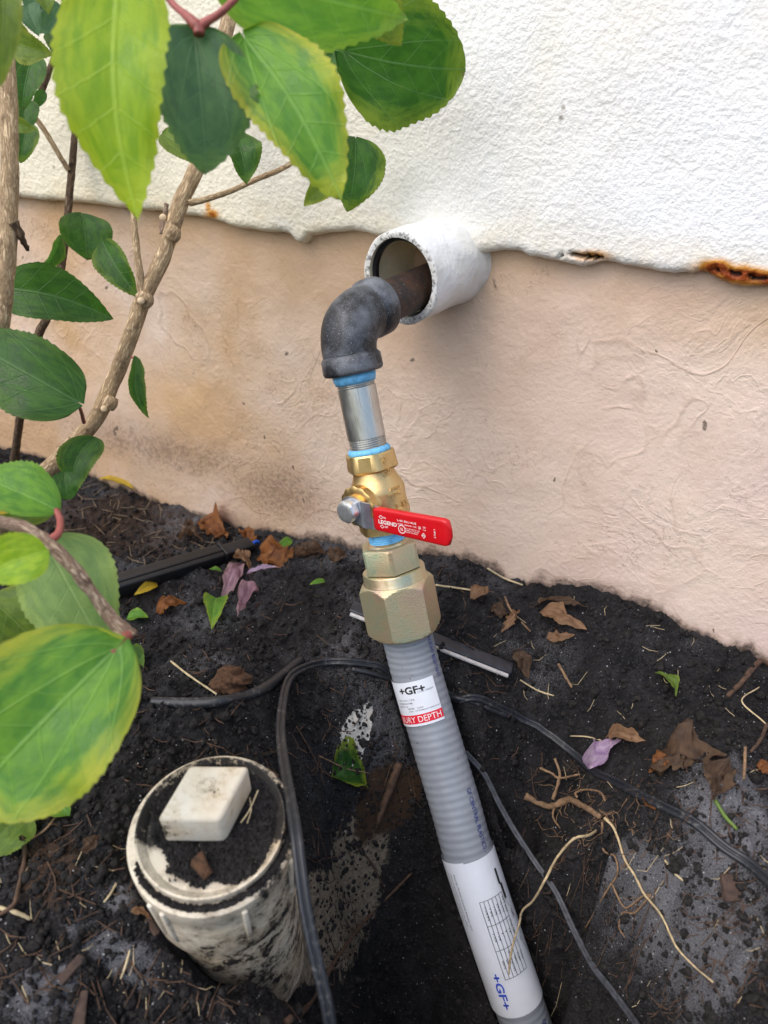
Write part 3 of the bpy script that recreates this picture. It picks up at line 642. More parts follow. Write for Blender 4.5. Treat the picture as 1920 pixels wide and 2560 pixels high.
def lowhex(s, r, t):
    if s < vh+Lb*.79: return r
    return hexrf(-0.21*sgn, lambda s_: r*1.12)(s, r, t)
V2, F2, B2 = rev(EL, RA, LFT, body, 96, lowhex)
V3, F3, B3 = join([(V, Fc, B), (V2, F2, B2)])
vbod = mesh('valve_body', V3, F3, BRASS, riser, sharp=32)
# stem direction (towards the left and the viewer), square to the riser
stem_o = onax(1243); ST = perp(RA, cv(-0.66, -0.12, 0.74))
V, Fc, B = rev(stem_o, ST, RA, [(0.004, .0165), (.015, .0158), (.0185, .0148), (.0195, .0160), (.0255, .0162), (.0262, .0150), (.0264, .0105), (.0300, .0105), (.0303, .006)], 72, lambda s, r, t: r if s < .022 or s > .0268 else r*(1+.03*math.cos(12*t)))
mesh('bonnet', V, Fc, BRASS, vbod, sharp=40)
# lever
E1 = nz(np.cross(ST, RA)); 
if np.dot(E1, cv(1, 0, 0)) < 0: E1 = -E1
tilt = math.radians(-8.0); G1 = nz(E1*math.cos(tilt)-RA*math.sin(tilt)); G2 = nz(np.cross(ST, G1)); 
if np.dot(G2, -RA) < 0: G2 = -G2
HN = stem_o+ST*0.0305                         # hub of the lever
lever = None
def plate(cs, th):
    """cs: list of (point along G1, offset along ST, half width, shift along G2)"""
    V = []; Fc = []
    for x, z, hw, sh in cs:
        for a_, b_ in ((-hw, -th/2), (hw, -th/2), (hw, th/2), (-hw, th/2)): V.append(HN+G1*x+ST*(z+b_)+G2*(a_+sh))
    Fc = [[0, 1, 2, 3]]
    for k in range(len(cs)-1):
        for e in range(4): a = k*4+e; b = k*4+(e+1) % 4; Fc.append([a, a+4, b+4, b])
    Fc.append([len(V)-1, len(V)-2, len(V)-3, len(V)-4]); return np.array(V), Fc
th_ = 0.0022
cs = [(-.0085, .0008, .0060, 0), (-.0065, .0008, .0088, 0), (-.002, .0008, .0100, 0), (.005, .0008, .0100, -.0006), (.0095, .0008, .0102, -.0022), (.0116, -.0005, .0102, -.0036), (.0142, -.0055, .0100, -.0054), (.0162, -.0068, .0096, -.0066), (.024, -.0068, .0088, -.0068)]
V, Fc = plate(cs, th_)
lever = mesh('lever', V, Fc, STEEL, riser, smooth=False)
GX0, GX1 = .0158, .0862
def gripc(): 
    out = []
    for x in np.linspace(0, 1, 26):
        X = GX0+(GX1-GX0)*x; hw = .0093+.0010*x
        e = min(1, x/.02); e2 = max(0, (x-.90)/.10)
        k = math.sqrt(max(0, 1-e2**2.6)); out.append((X, hw*(.90+.10*e)*(0.32+0.68*k if x < 1 else .30), (.0030*(.8+.2*e))*(0.25+.75*k)))
    return out
Vg = []; gc = gripc(); ng = 28
for X, hw, ht in gc:
    for k in range(ng):
        t = 2*math.pi*k/ng; c, s = math.cos(t), math.sin(t)
        sx = math.copysign(abs(c)**.28, c); sz = math.copysign(abs(s)**.5, s)
        Vg.append(HN+G1*X+ST*(-.0068+ht*sz)+G2*(hw*sx-.0068))
Fg = grid_faces(len(gc), ng, True).tolist()+[list(range(ng))[::-1], [(len(gc)-1)*ng+k for k in range(ng)]]
grip = mesh('grip', np.array(Vg), Fg, REDV, lever)
def on_grip(V): # x along the grip, y up, metres
    return np.array([HN+G1*(GX0+v[0]*1.07)+ST*(-.0068+.00306)+G2*(v[1]*1.06-.0068) for v in V])
T = []
def tg(b, x, y, w_=None, h_=None, bold=0.0):
    V, Fc = text_fit(b, x, y, w_, h_, bold); T.append((on_grip(V), Fc))
tg('LEGEND', .0052, -.0022, .0165, .0030, .030)
tg('ON', .0100, .0020, .0022, .0014, .01); tg('OFF', .0105, -.0047, .0030, .0015, .01)
tg('S-1001 BALL VALVE', .0222, .0023, .0165, .0015, .012); tg('150WSP  600WOG  125G', .0222, -.0000, .0165, .0011, .008)
tg('UL', .02465, -.0042, .0022, .0022, .03)
for k, s_ in enumerate(['METAL SEAT BRONZE VALVE', 'CONFORMS TO ANSI USE', 'INDOOR APPLIANCES']): tg(s_, .0288, -.0022-.0013*k, .0125-.001*k, .0008, .005)
tg('CSA', .0402, -.0004, .0022, .0021, .03); tg('CGA', .0440, .0010, .0024, .0012, .01); tg('3.16', .0440, -.0008, .0024, .0011, .01); tg('FM', .0432, -.0052, .0022, .0015, .01)
def seg2(pts, wd, closed=True):
    out = []; m = len(pts)
    for k in range(m if closed else m-1):
        a = np.array(pts[k]); b = np.array(pts[(k+1) % m]); d = (b-a); L = np.linalg.norm(d); 
        if L == 0: continue
        n = np.array([-d[1], d[0]])/L*wd/2; out.append((np.array([[*(a+n), 0], [*(a-n), 0], [*(b-n), 0], [*(b+n), 0]]), [[0, 1, 2, 3]]))
    return out
circ = [(.0258+.0029*math.cos(t), -.0031+.0029*math.sin(t)) for t in np.linspace(0, 2*math.pi, 24, endpoint=False)]
for sh in [seg2(circ, .0006), seg2([(.0060, .0028), (.0078, .0041), (.0096, .0028), (.0078, .0016)], .0004), seg2([(.0064, -.0042), (.0082, -.0029), (.0100, -.0042), (.0082, -.0054)], .0004), seg2([(.0428, -.0045), (.0443, -.0026), (.0458, -.0045), (.0443, -.0064)], .0004)]:
    for V, Fc in sh: T.append((on_grip(V), Fc))
V, Fc = text_fit('11M13', 0, 0, .0062, .0014, .012); V2 = np.stack([.0530-V[:, 1]*0-(-V[:, 1]), .0018-V[:, 0], V[:, 2]], -1); T.append((on_grip(V2), Fc))
V, Fc, _ = join([(a, b) for a, b in T]); mesh('lettering', V, Fc, WPRINT, grip, smooth=False)
V, Fc, B = rev(HN+ST*0.002, ST, G1, [(0, .0078), (.0005, .0082), (.0062, .0082), (.0074, .0076), (.0078, .0066), (.0081, .0050), (.0080, .0015)], 72, lambda s, r, t: hexrf(.2, lambda q: .0088 if s < .0065 else r*1.03)(s, r, t) if s < .0076 else r)
mesh('lever_nut', V, Fc, ZINC, lever, sharp=30)
# cast writing on the valve
def on_valve(V, th0, s0_, r0, ext): return np.array([EL+RA*(s0_-v[1])+(LFT*math.cos(th0+v[0]/r0)+np.cross(RA, LFT)*math.sin(th0+v[0]/r0))*(r0+v[2]*1.0+ext) for v in V])
def on_cyl(V, ang, s_, r0, lift=.0002): # ang: angle to the right of the camera-facing line
    out = []
    for v in V:
        a = ang+v[0]/r0; out.append(EL+RA*(s_-v[1])+(LFT*math.cos(a)+sgn*np.cross(RA, LFT)*math.sin(a))*(r0+lift+v[2]))
    return np.array(out)
T = []
for b, ang, py, r0, hgt, wd in [('AFNO', .42, 1222, .0219, .0030, .0105), ('W 304', .30, 1236, .0218, .0030, .0125), ('7', .55, 1268, .0226, .0040, .002), ('55', .85, 1266, .0226, .0036, .006), ('16', .62, 1180, .0182, .0028, .004)]:
    V, Fc = text_fit(b, 0, 0, wd, hgt, .02, .15); V[:, 2] = V[:, 2]/.15*.0005; T.append((on_cyl(V, ang, sy(py), r0), Fc))
def ringtext(b, ang, py, r0, rr):
    V, Fc = text_fit(b, -rr*.5, -rr*.5, rr, rr, .02, .15); V[:, 2] = V[:, 2]/.15*.0004; T.append((on_cyl(V, ang, sy(py), r0), Fc))
    for V, Fc in seg2([(rr*math.cos(t), rr*math.sin(t)) for t in np.linspace(0, 6.283, 20, endpoint=False)], .0007):
        V[:, 2] += .0004; T.append((on_cyl(V, ang, sy(py), r0), Fc))
ringtext('16', .50, 1150, .0192, .0034); ringtext('26', .55, 1178, .0176, .0024)
V, Fc, _ = join(T); mesh('cast_lettering', V, Fc, BRASS, vbod, smooth=False)
# blue threads, adapter, nuts
sb0, sb1 = ve-.002, sy(1352)
V, Fc, B = rev(EL, RA, LFT, thread(sb0, sb1, 7, .0146, .0007), 64); mesh('sealed_thread', V, Fc, BLUE, riser, sharp=50)
a0s, a1s = sy(1362), sy(1418)
V, Fc, B = rev(EL, RA, LFT, [(sb1-.001, .012), (sb1-.001, .0152), (sb1+.001, .0160), (sb1+.0018, .0172), (a0s-.001, .0178)], 64); mesh('adapter_neck', V, Fc, CHR_S, riser)
ROTH = 0.0
V, Fc, B = rev(EL, RA, LFT, [(a0s-.0018, .012), (a0s-.0018, .0195), (a0s-.0012, .0206), (a0s, .0212), (a1s-.0004, .0212), (a1s, .0205), (a1s, .012)], 120, hexrf(ROTH, lambda s: .0213 if s < a0s-.0014 else (.0226 if s < a0s-.0008 else .0245)))
mesh('adapter_hex', V, Fc, CHR_R, riser, sharp=28)
n0s, n1s = sy(1448), sy(1578)
V, Fc, B = rev(EL, RA, LFT, [(a1s+.0005, .015), (a1s+.0005, .0228), (a1s+.0008, .0248), (a1s+.0018, .0254), (n0s-.0030, .0254), (n0s-.0018, .0262), (n0s, .0264)], 96, closed=False); mesh('nut_flange', V, Fc, CHR_S, riser, sharp=40)
def bigc(s):
    e0 = (s-n0s); e1 = n1s-s; return min(.0270+max(0, e0)*.95, .0248+max(0, e1)*1.5, .0312)
V, Fc, B = rev(EL, RA, LFT, [(n0s-.0008, .016), (n0s-.0008, .0262)]+[(s, .0270) for s in np.linspace(n0s, n1s, 40)]+[(n1s+.0005, .0225), (n1s+.0005, .015)], 180, lambda s, r, t: hexrf(.384*sgn, bigc)(s, r, t) if r > .0265 and s >= n0s else r)
mesh('coupling_nut', V, Fc, CHR_R, riser, sharp=22)
# ---- flexible conduit
cpx = [(1011, 1560, .624), (1021, 1600, .629), (1038, 1669, .633), (1074, 1795, .633), (1111, 1922, .631), (1140, 2020, .629), (1168, 2121, .628), (1226, 2300, .629), (1290, 2488, .633), (1340, 2630, .640), (1385, 2760, .650)]
CPT = catmull([W(*c) for c in cpx], 40)
L_ = np.concatenate([[0], np.cumsum(np.linalg.norm(np.diff(CPT, axis=0), axis=1))]); LT = L_[-1]
def cpos(s): return np.array([np.interp(s, L_, CPT[:, k]) for k in range(3)])
S_ = np.linspace(0, LT, 900); CP_ = np.stack([np.interp(S_, L_, CPT[:, k]) for k in range(3)], -1)
TT = np.gradient(CP_, axis=0); TT /= np.linalg.norm(TT, axis=1)[:, None]
NN = (CAM-CP_); NN -= TT*(NN*TT).sum(1)[:, None]; NN /= np.linalg.norm(NN, axis=1)[:, None]; BB = np.cross(TT, NN)
if np.dot(BB[100], cv(1, 0, 0)) < 0: BB = -BB
RC = 0.0211; cpy = proj(CP_)[1]
def srow(py): return float(np.interp(py, cpy, S_))
def cyl(s, th, r):
    s = np.asarray(s); th = np.asarray(th); i_ = lambda A: np.stack([np.interp(s, S_, A[:, k]) for k in range(3)], -1)
    return i_(CP_)+(i_(NN)*np.cos(th)[..., None]+i_(BB)*np.sin(th)[..., None])*np.asarray(r)[..., None]
nt = 72; th = np.arange(nt)*2*math.pi/nt; SS, TH = np.meshgrid(S_, th, indexing='ij')
ph = SS/0.0063-TH/(2*math.pi); ribs = .5+.5*np.sin(ph*2*math.pi)
Vc = cyl(SS, TH, RC-.0003+ribs*.00026).reshape(-1, 3)
cond = mesh('flexible_conduit', Vc, grid_faces(len(S_), nt, True), COND, riser)
def on_cond(V, s_, ang, lift=.0009, down=False):
    """lay flat print on the conduit: x across (or along when down), y towards the top"""
    V = np.asarray(V)
    if down: return cyl(s_+V[:, 0], ang+V[:, 1]/RC, np.full(len(V), RC+lift))
    return cyl(s_-V[:, 1], ang+V[:, 0]/RC, np.full(len(V), RC+lift))
def wrap(sa, sb, ta, tb, r, nu=24, nv=40, th_=.0002):
    u, v = np.meshgrid(np.linspace(sa, sb, nu), np.linspace(ta, tb, nv), indexing='ij')
    A_ = cyl(u, v, np.full(u.shape, r)).reshape(-1, 3); B_ = cyl(u, v, np.full(u.shape, r-th_)).reshape(-1, 3)
    return join([(A_, grid_faces(nu, nv)), (B_, grid_faces(nu, nv)[:, ::-1])])[:2]
tx = []
for b_, y0_, y1_, an_ in (('SUNLIGHT RESISTANT', 1572, 1697, .80), ('GF CENTRAL PLASTICS - SU', 1968, 2140, .60), ('GF CEN', 2528, 2575, .62)):
    V, Fc = text_fit(b_, 0, 0, srow(y1_)-srow(y0_), .0042, .0); mesh('printed_lettering', on_cond(V, srow(y0_), an_, .0006, True), Fc, NPRINT, cond, smooth=False)
# sticker
sa, sb = srow(1684), srow(1792); hS = sb-sa
def sup(ta, tb, n, m_, nm, par, s_a, s_b, lift=.0009):
    V, Fc = wrap(s_a, s_b, ta, tb, RC+lift, 16, n); return mesh(nm, V, Fc, m_, par)
st1 = sup(-1.75, .56, 40, PAPER, 'burial_sticker', riser, sa, sb, .00095)
V, Fc = wrap(sb-hS*.25, sb-hS*.055, -1.75, .56, RC+.00112, 6, 40, .0001); red = mesh('red_band', V, Fc, RPRINT, st1)
tx = [text_fit('BURY DEPTH', -.0265, -(sb-hS*.085-sa), .0365, .0049, -.0)]
V, Fc = tx[0]; mesh('band_lettering', on_cond(V, sa, 0, .0013), Fc, WPRINT, st1, smooth=False)
tx = []
for b, x, y, w_, h_, bd in [('+GF+', -.0190, -.0105, .0220, .0066, .03)]:
    V, Fc = text_fit(b, x, y, w_, h_, bd); tx.append((on_cond(V, sa, 0, .0012), Fc))
V, Fc, _ = join(tx); mesh('black_lettering', V, Fc, KPRINT, st1, smooth=False)
tx = []
for b, x, y, w_, h_ in [('CODE 1058277', -.0035, -.0104, .0130, .0014), ('1 IPS DR11,PE,', -.0240, -.0160, .0170, .0014), ('ANSI/ASTM', -.0240, -.0186, .0140, .0014), ('D2513', -.0240, -.0212, .0090, .0013), ('0509   USA', -.0150, -.0232, .0130, .0014), ('1060  CP44MJGU5MR6420', -.0150, -.0255, .0260, .0013)]:
    V, Fc = text_fit(b, x, y, w_, h_, .004); tx.append((on_cond(V, sa, 0, .0012), Fc))
V, Fc, _ = join(tx); mesh('grey_lettering', V, Fc, GPRINT, st1, smooth=False)
# wrap label
wa, wb = srow(2126), srow(2492); hW = wb-wa
V, Fc = wrap(wa, wb, -math.pi, math.pi, RC+.0010, 60, 90); lab = mesh('paper_label', V, Fc, PAPER, riser)
V, Fc = wrap(wa-.0012, wb-.001, -2.6, -.30, RC+.0014, 60, 40, .0003); mesh('label_overlap', V, Fc, PAPER, lab)
def down(b, along, ang, length, h_, bd=.004, shear=0.0):
    V, Fc = text_fit(b, 0, 0, length, h_, bd, 0, shear); return (on_cond(V, wa+hW*along, ang, .0019, True), Fc)
tx = [down('George Fischer Central Plastics, LLC', .06, -.86, hW*.36, .0017), down('39605 Independence St Shawnee OK 74804', .06, -1.02, hW*.34, .0012), down('made in the USA under one patent, US Patent', .055, -1.15, hW*.32, .0010)]
V, Fc, _ = join(tx); mesh('small_lettering', V, Fc, KPRINT, lab, smooth=False)
tx = [down('+GF+', .70, -.62, hW*.235, .0062, .02)]
V, Fc, _ = join(tx); mesh('blue_lettering', V, Fc, BPRINT, lab, smooth=False)
# table
tx = []; a0t, a1t = -.18, .74; cols = [0.0, .167, .333, .5, .667, .833, 1.0]; rows = [.245, .40, .56, .745]
def line(u0, t0, u1, t1, wd=.00035):
    out = []; n = 10
    p = [(wa+hW*(u0+(u1-u0)*k/n), (t0+(t1-t0)*k/n)) for k in range(n+1)]
    d = np.array([(p[1][0]-p[0][0]), (p[1][1]-p[0][1])*RC]); d /= np.linalg.norm(d); nn = np.array([-d[1], d[0]])*wd/2
    for k in range(n):
        q = [(p[k][0]+nn[0], p[k][1]+nn[1]/RC), (p[k][0]-nn[0], p[k][1]-nn[1]/RC), (p[k+1][0]-nn[0], p[k+1][1]-nn[1]/RC), (p[k+1][0]+nn[0], p[k+1][1]+nn[1]/RC)]
        out.append((cyl(np.array([a[0] for a in q]), np.array([a[1] for a in q]), np.full(4, RC+.0018)), [[0, 1, 2, 3]]))
    return out
for c_ in cols: tx += line(rows[0], a0t+(a1t-a0t)*c_, rows[-1], a0t+(a1t-a0t)*c_)
for r_ in rows: tx += line(r_, a0t, r_, a1t)
tx += line(.10, .80, .20, .80, .0020)+line(.20, .86, .30, .86, .0022)
data = [['1-1/4 IPS', '1-1/4"', 'DR10'], ['1 IPS', '1-1/4"', 'DR11'], ['1 CTS', '1"', '0.099"/0.102"'], ['3/4 IPS', '1"', 'DR11'], ['1/2 CTS', '7/8"', '0.090"'], ['PIPE SIZE', 'STAB DEPTH', 'WALL']]
wl = [[.085, .06, .05], [.05, .06, .05], [.05, .03, .14], [.065, .03, .05], [.07, .04, .06], [.10, .12, .06]]
for ci, rr in enumerate(data):
    for ri, b in enumerate(rr):
        tx.append(down(b, rows[ri]+(rows[ri+1]-rows[ri]-wl[ci][ri])/2, a0t+(a1t-a0t)*(ci+.76)/6-.02, hW*wl[ci][ri], .0015, .004))
tx += [down('Nut/retainer', .21, .88, hW*.10, .0014), down('Gasket', .38, .92, hW*.06, .0014), down('Hub', .56, .92, hW*.03, .0014)]
tx += line(.30, .80, .36, .93, .0003)+line(.40, .95, .44, 1.1, .0003)+line(.36, 1.0, .44, 1.0, .0003)+line(.50, 1.05, .62, 1.05, .0003)+line(.62, 1.05, .70, 1.2, .0003)
V, Fc, _ = join(tx); mesh('table_print', V, Fc, KPRINT, lab, smooth=False)

# ------------------------------------------------------------------ cleanout
CC = W(527, 2058, 0.415); CA = axis_from(527, 2058, 29, 0.26, -0.97)
clean = empty('sewer_cleanout', CC+CA*.12, 'old white plastic sewer cleanout with square plug, half buried and smeared with soil', 'cleanout')
RCL = 0.0405; up_ = perp(CA, cv(0, 1, 0)); rt_ = np.cross(CA, up_); 
if np.dot(rt_, cv(1, 0, 0)) < 0: rt_ = -rt_
def lob(V): # soil where the photo shows it
    V = np.asarray(V); d = V-CC; x = d@rt_/RCL; y = d@up_/RCL; s = d@CA; return x, y, s
def cmesh(nm, P, m=PVCM, n=96, rf=None, par=clean, mudf=None, closed=True, sharp=40):
    V, Fc, B = rev(CC, CA, up_, P, n, rf, closed); x, y, s = lob(V); mu = mudf(x, y, s) if mudf else np.zeros(len(V))
    return mesh(nm, V, Fc, m, par, sharp=sharp, attrs={'bk': B, 'mud': mu})
nsm = lambda x, y, k: fbm(x*1.0+3, y+5, k, 3, 21)
cmesh('cleanout_cap', [(0.0045, .002), (.0045, RCL*.86), (.0035, RCL*.875), (.0008, RCL*.955), (0, RCL*.97), (0, RCL*.995), (.001, RCL), (.004, RCL), (.005, RCL*.985), (.008, RCL*.985)], mudf=lambda x, y, s: .55*sst(-.55, -.2, y+nsm(x, y, 2)*.3)+.1*(np.hypot(x, y) < .85))
cmesh('hub', [(.0055, RCL*.93), (.0055, RCL*.98), (.0065, RCL*1.04), (.0065, RCL*1.10), (.008, RCL*1.135), (.018, RCL*1.135), (.0195, RCL*1.11), (.030, RCL*1.105), (.045, RCL*1.095), (.0655, RCL*1.09), (.067, RCL*1.07), (.067, RCL*.98)], mudf=lambda x, y, s: .26*sst(.0, .9, x)+.20*sst(.035, .067, s)-.02, closed=False)
cmesh('lower_pipe', [(.066, RCL*1.0), (.10, RCL*1.0), (.20, RCL*1.0)], mudf=lambda x, y, s: .25*np.ones(len(x)), closed=False)
for ang_ in (-2.50, 2.65, -1.7, 1.9, 3.6):
    d = up_*math.cos(ang_)+rt_*math.sin(ang_); o = CC+CA*.033+d*(RCL*1.105)
    V, Fc = rbox(o, CA, np.cross(CA, d), d, .020, .0016, .0028, .0009, 2)
    k = ((V-o)@CA+.02)/.04; V = V-np.outer(np.clip(k, 0, 1)*.0022, d); mesh('rib', V, Fc, PVC, clean)
# square plug, slightly tapered, soft edges
pa = nz(rt_*math.cos(-.02)+up_*math.sin(-.02)); pb = nz(np.cross(CA, pa)); 
if np.dot(pb, up_) < 0: pb = -pb
pb = nz(pb+pa*0.34)
PC = CC-CA*.0085-rt_*RCL*.045+up_*RCL*.17
V, Fc = rbox(PC, pa, pb, -CA, .0166, .0168, .0125, .0030, 4)
k = (V-PC)@(-CA); V = V+np.outer((k < 0)*1.0*.00, pa)
mu = .34*sst(.004, -.015, (V-PC)@pa+.4*((V-PC)@pb))+.02
plug = mesh('square_plug', V, Fc, mat_pvc('stained_plug', 0.655, (0.76, 0.71, 0.60, 1), 'mud', (0.50, 0.36, 0.20, 1)), clean, attrs={'mud': mu})
T = []
V, Fc = text_fit('CHARLOTTE', -.0060, -.0040, .0130, .0022, .02, .1)
c_, s_ = math.cos(.55), math.sin(.55); V = np.stack([V[:, 0]*c_-V[:, 1]*s_, V[:, 0]*s_+V[:, 1]*c_, V[:, 2]/.1*.0003], -1); T.append((V, Fc))
for rr in (.0046, .0034): T += seg2([(rr*math.cos(t)-.001, rr*math.sin(t)+.0045) for t in np.linspace(0, 6.283, 20, endpoint=False)], .0006)
V, Fc, _ = join(T)
# worn moulding, kept unreadable by wear: only the raised ring and a short raised bar are built
T = []
for rr in (.0046, .0030): T += seg2([(rr*math.cos(t)-.001, rr*math.sin(t)+.0040) for t in np.linspace(0, 6.283, 20, endpoint=False)], .0007)
for k in range(6): T += [(np.array([[-.004+k*.0016, -.0045+k*.0010, 0], [-.0029+k*.0016, -.0038+k*.0010, 0], [-.0036+k*.0016, -.0024+k*.0010, 0], [-.0047+k*.0016, -.0031+k*.0010, 0]]), [[0, 1, 2, 3]])]
V, Fc, _ = join(T); mesh('moulded_mark', np.array([PC+pa*v[0]+pb*v[1]-CA*.01268 for v in V]), Fc, PVC, plug, smooth=False)

# ------------------------------------------------------------------ shrub
shrub_base = np.array([W(40, 1480, .80)[0], W(40, 1480, .80)[1], -.215])
shrub = empty('hibiscus_shrub', shrub_base, 'leafy green shrub with pale woody stems growing beside the wall, leaves edged yellow', 'shrub')
def leafgeo(base, tip, width, shape='ovate', roll=None, fold=0.38, droop=0.12, und=0.09, serr=0.085, seed=0, nu=64, nv=19, heart=0.0, up=None, twist=0.0, side=0.0):
    if roll is None: roll = math.sin(seed*12.9)*.28
    base = np.array(base); tip = np.array(tip); L = np.linalg.norm(tip-base); ax = (tip-base)/L
    n = up if up is not None else TOCAM((base+tip)/2); n = perp(ax, n); s = np.cross(n, ax)
    c, q = math.cos(roll), math.sin(roll); n, s = n*c+s*q, s*c-n*q
    V = np.zeros((nu, nv, 3)); LC = np.zeros((nu, nv, 3))
    pw = {'ovate': (.55, .95), 'round': (.5, .62), 'lance': (.75, 1.05), 'wide': (.42, .78)}[shape]
    tt = np.linspace(0, 1, nu)**0.9; prof = np.maximum(tt, 1e-4)**pw[0]*(1-tt)**pw[1]; prof = prof/prof.max()
    rs = np.random.default_rng(seed+100); p1, p2, p3 = rs.random(3)*6.28; tt = np.linspace(0, 1, nu)**0.9
    for i_, t in enumerate(tt):
        hw = width/2*prof[i_]; asym = 1+.06*math.sin(t*5+p1)
        sr = 0.0
        if t > .12 and t < .99: fr = (t*17+p2) % 1.0; sr = serr*(fr-.4)*width*.5*min(1, (t-.12)*5)*(1 if t < .9 else (1-t)*10)
        tw = twist*(t-.5)
        for j_, v in enumerate(np.linspace(-1, 1, nv)):
            a = abs(v); yv = v*(hw*(asym if v > 0 else 2-asym)+(sr if a > .8 else sr*a*.6))
            back = -heart*L*(math.sin(a*math.pi*.75)**1.0)*max(0, 1-t*3.2)
            zz = -fold*0.0+fold*abs(yv)*1.0-droop*L*(2*t-1)**2+droop*L
            zz += und*width*.5*a**1.5*math.sin(t*11+p3+(1.7 if v > 0 else 0))
            zz += .008*L*math.sin(t*26+p2)*math.cos(v*3)*a
            yy = yv+side*L*math.sin(t*math.pi)
            ct, sn = math.cos(tw), math.sin(tw)
            V[i_, j_] = base+ax*(t*L+back)+s*(yy*ct-zz*sn)+n*(zz*ct+yy*sn-droop*L*(0))
            LC[i_, j_] = (yv/L, t, max(a**2.2, sst(.72, 1, t)) )
    return V.reshape(-1, 3), grid_faces(nu, nv), LC.reshape(-1, 3)
def leaf(kind, b, db, t, dt, wpx, shape='ovate', yellow=.4, ven=7.0, pet=None, parent=None, label=None, name='leaf', seed=None, petr=.0011, hole=None, **k):
    base = Wd(b[0], b[1], db); tip = Wd(t[0], t[1], dt); dm = (db+dt)/2; w_ = wpx*DS*dm/F
    sd_ = seed if seed is not None else int(b[0]*3+b[1]*7) % 997
    V, Fc, LC = leafgeo(base, tip, w_, shape, seed=sd_, **k)
    if hole: # a bitten hole
        c = V[hole[0]]; keep = [f for f in Fc.tolist() if all(np.linalg.norm(V[i]-c) > hole[1] for i in f)]; Fc = np.array(keep)
    lk = np.tile(np.array([yellow, ven, 1.0 if shape in ('round', 'wide') else 0.0]), (len(V), 1))
    o = mesh(name, V, Fc, LEAF[kind], parent if parent is not None else shrub, attrs={'lc': LC, 'lk': lk})
    if label: o['label'] = label
    if pet is not None:
        pts_ = [base+nz(tip-base)*.002]+[Wd(*q) for q in pet]
        Vp, Fp, Bp = tube(catmull(pts_, 6) if len(pts_) > 1 else pts_, [petr*.9, petr, petr*1.3], 8); mesh('petiole', Vp, Fp, PETIOLE, o)
    return o
def stem(pts, r, m=BARK, n=18, nm='stem', wob=.10, seed=0, parent=None):
    P = catmull([Wd(*q) for q in pts], 14); V, Fc, B = tube(P, r, n, wob=wob, seed=seed); return mesh(nm, V, Fc, m, parent if parent is not None else shrub, attrs={'bk': B})
gb1 = shrub_base
# woody stems
main = stem([(512, -40, .63), (497, 30, .63), (480, 100, .63), (452, 230, .635), (430, 350, .64), (390, 440, .64), (352, 555, .64), (312, 640, .645), (280, 730, .65), (248, 815, .66), (222, 875, .665), (195, 920, .67), (150, 970, .69), (95, 1020, .71), (20, 1085, .76), (-10, 1200, .85), (0, 1300, .95)], [.0060, .0062, .0066, .0068, .0066, .0070, .0074, .0078, .009], n=26, nm='main_stem', seed=1)
for (x, y, d, rr) in [(372, 505, .6335, .0076), (313, 648, .6375, .0084), (238, 870, .6565, .0076)]:
    V, Fc, B = tube(catmull([Wd(x-5, y+11, d+.001), Wd(x, y, d), Wd(x+5, y-11, d+.001)], 6), [rr*.70, rr*.90, rr*.70], 20, wob=.22, seed=int(x)); mesh('knot', V, Fc, BARK, main, attrs={'bk': B})
for (x, y, d) in [(305, 650, .628), (225, 883, .650), (352, 470, .634)]:
    V, Fc, _ = rev(Wd(x, y, d), TOCAM(Wd(x, y, d)), (0, 0, 1), [(-.003, .003), (0, .0026), (.0006, .002)], 14); mesh('cut_scar', V, Fc, plain('cut_wood', srgb(222, 196, 160), .7), main)
stem([(0, -30, .50), (8, 60, .50), (16, 160, .50), (20, 300, .50), (20, 420, .505), (17, 520, .51), (8, 640, .52), (-8, 760, .54), (-40, 900, .60), (-60, 1100, .75), (-50, 1280, .95)], [.0052, .0055, .0056, .0058, .0058, .0056, .006, .007], nm='left_stem', n=26, seed=2)
stem([(170, 200, .76), (160, 310, .76), (152, 400, .765), (140, 520, .77), (128, 600, .775), (105, 680, .78), (82, 730, .79), (50, 860, .84), (30, 1000, .93)], [.0032, .0036, .0040, .0042, .0045, .0048], BARKD, nm='side_stem', seed=3)
stem([(408, 438, .640), (440, 432, .640), (500, 412, .645), (560, 385, .65), (614, 362, .655), (660, 330, .66)], [.0030, .0024, .0023, .0021, .0019], nm='twig', seed=4, n=12)
stem([(288, 440, .63), (292, 500, .632), (299, 570, .635), (305, 620, .64), (314, 650, .645)], [.0026, .0028, .0032, .0036, .0042], nm='twig', seed=5, n=14, wob=.2)
stem([(36, 190, .72), (62, 235, .73), (95, 280, .74), (125, 330, .75), (148, 368, .76)], [.0022, .0024, .0025], nm='twig', seed=6, n=10)
stem([(125, 100, .73), (108, 150, .73), (88, 200, .735), (72, 230, .74)], [.0024, .003, .003], BARKD, nm='twig', seed=7, n=10)
stem([(360, 440, .69), (352, 480, .69), (350, 505, .69)], [.0020, .0028, .0024], BARKG, nm='twig', seed=8, n=10, wob=.4)
stem([(600, 55, .56), (575, 95, .575), (520, 150, .60), (470, 190, .625)], [.0026, .0028, .003], nm='twig', seed=9, n=10)
stem([(30, 480, .505), (45, 510, .51), (60, 540, .52)], [.0034, .0026, .0014], BARKD, nm='twig', seed=10, n=8, wob=.3)
stem([(-20, 880, .62), (6, 862, .63), (30, 845, .64)], [.002, .002, .0015], nm='twig', seed=11, n=8)
fore = stem([(-60, 1120, .40), (0, 1130, .40), (60, 1145, .40), (105, 1175, .40), (150, 1215, .40), (195, 1275, .40), (235, 1330, .40), (262, 1360, .40), (285, 1378, .40)], [.0034, .0034, .0036, .0036, .0034, .0032, .0036, .0046, .0040], BARKG, nm='low_branch', seed=12, n=18, wob=.22)
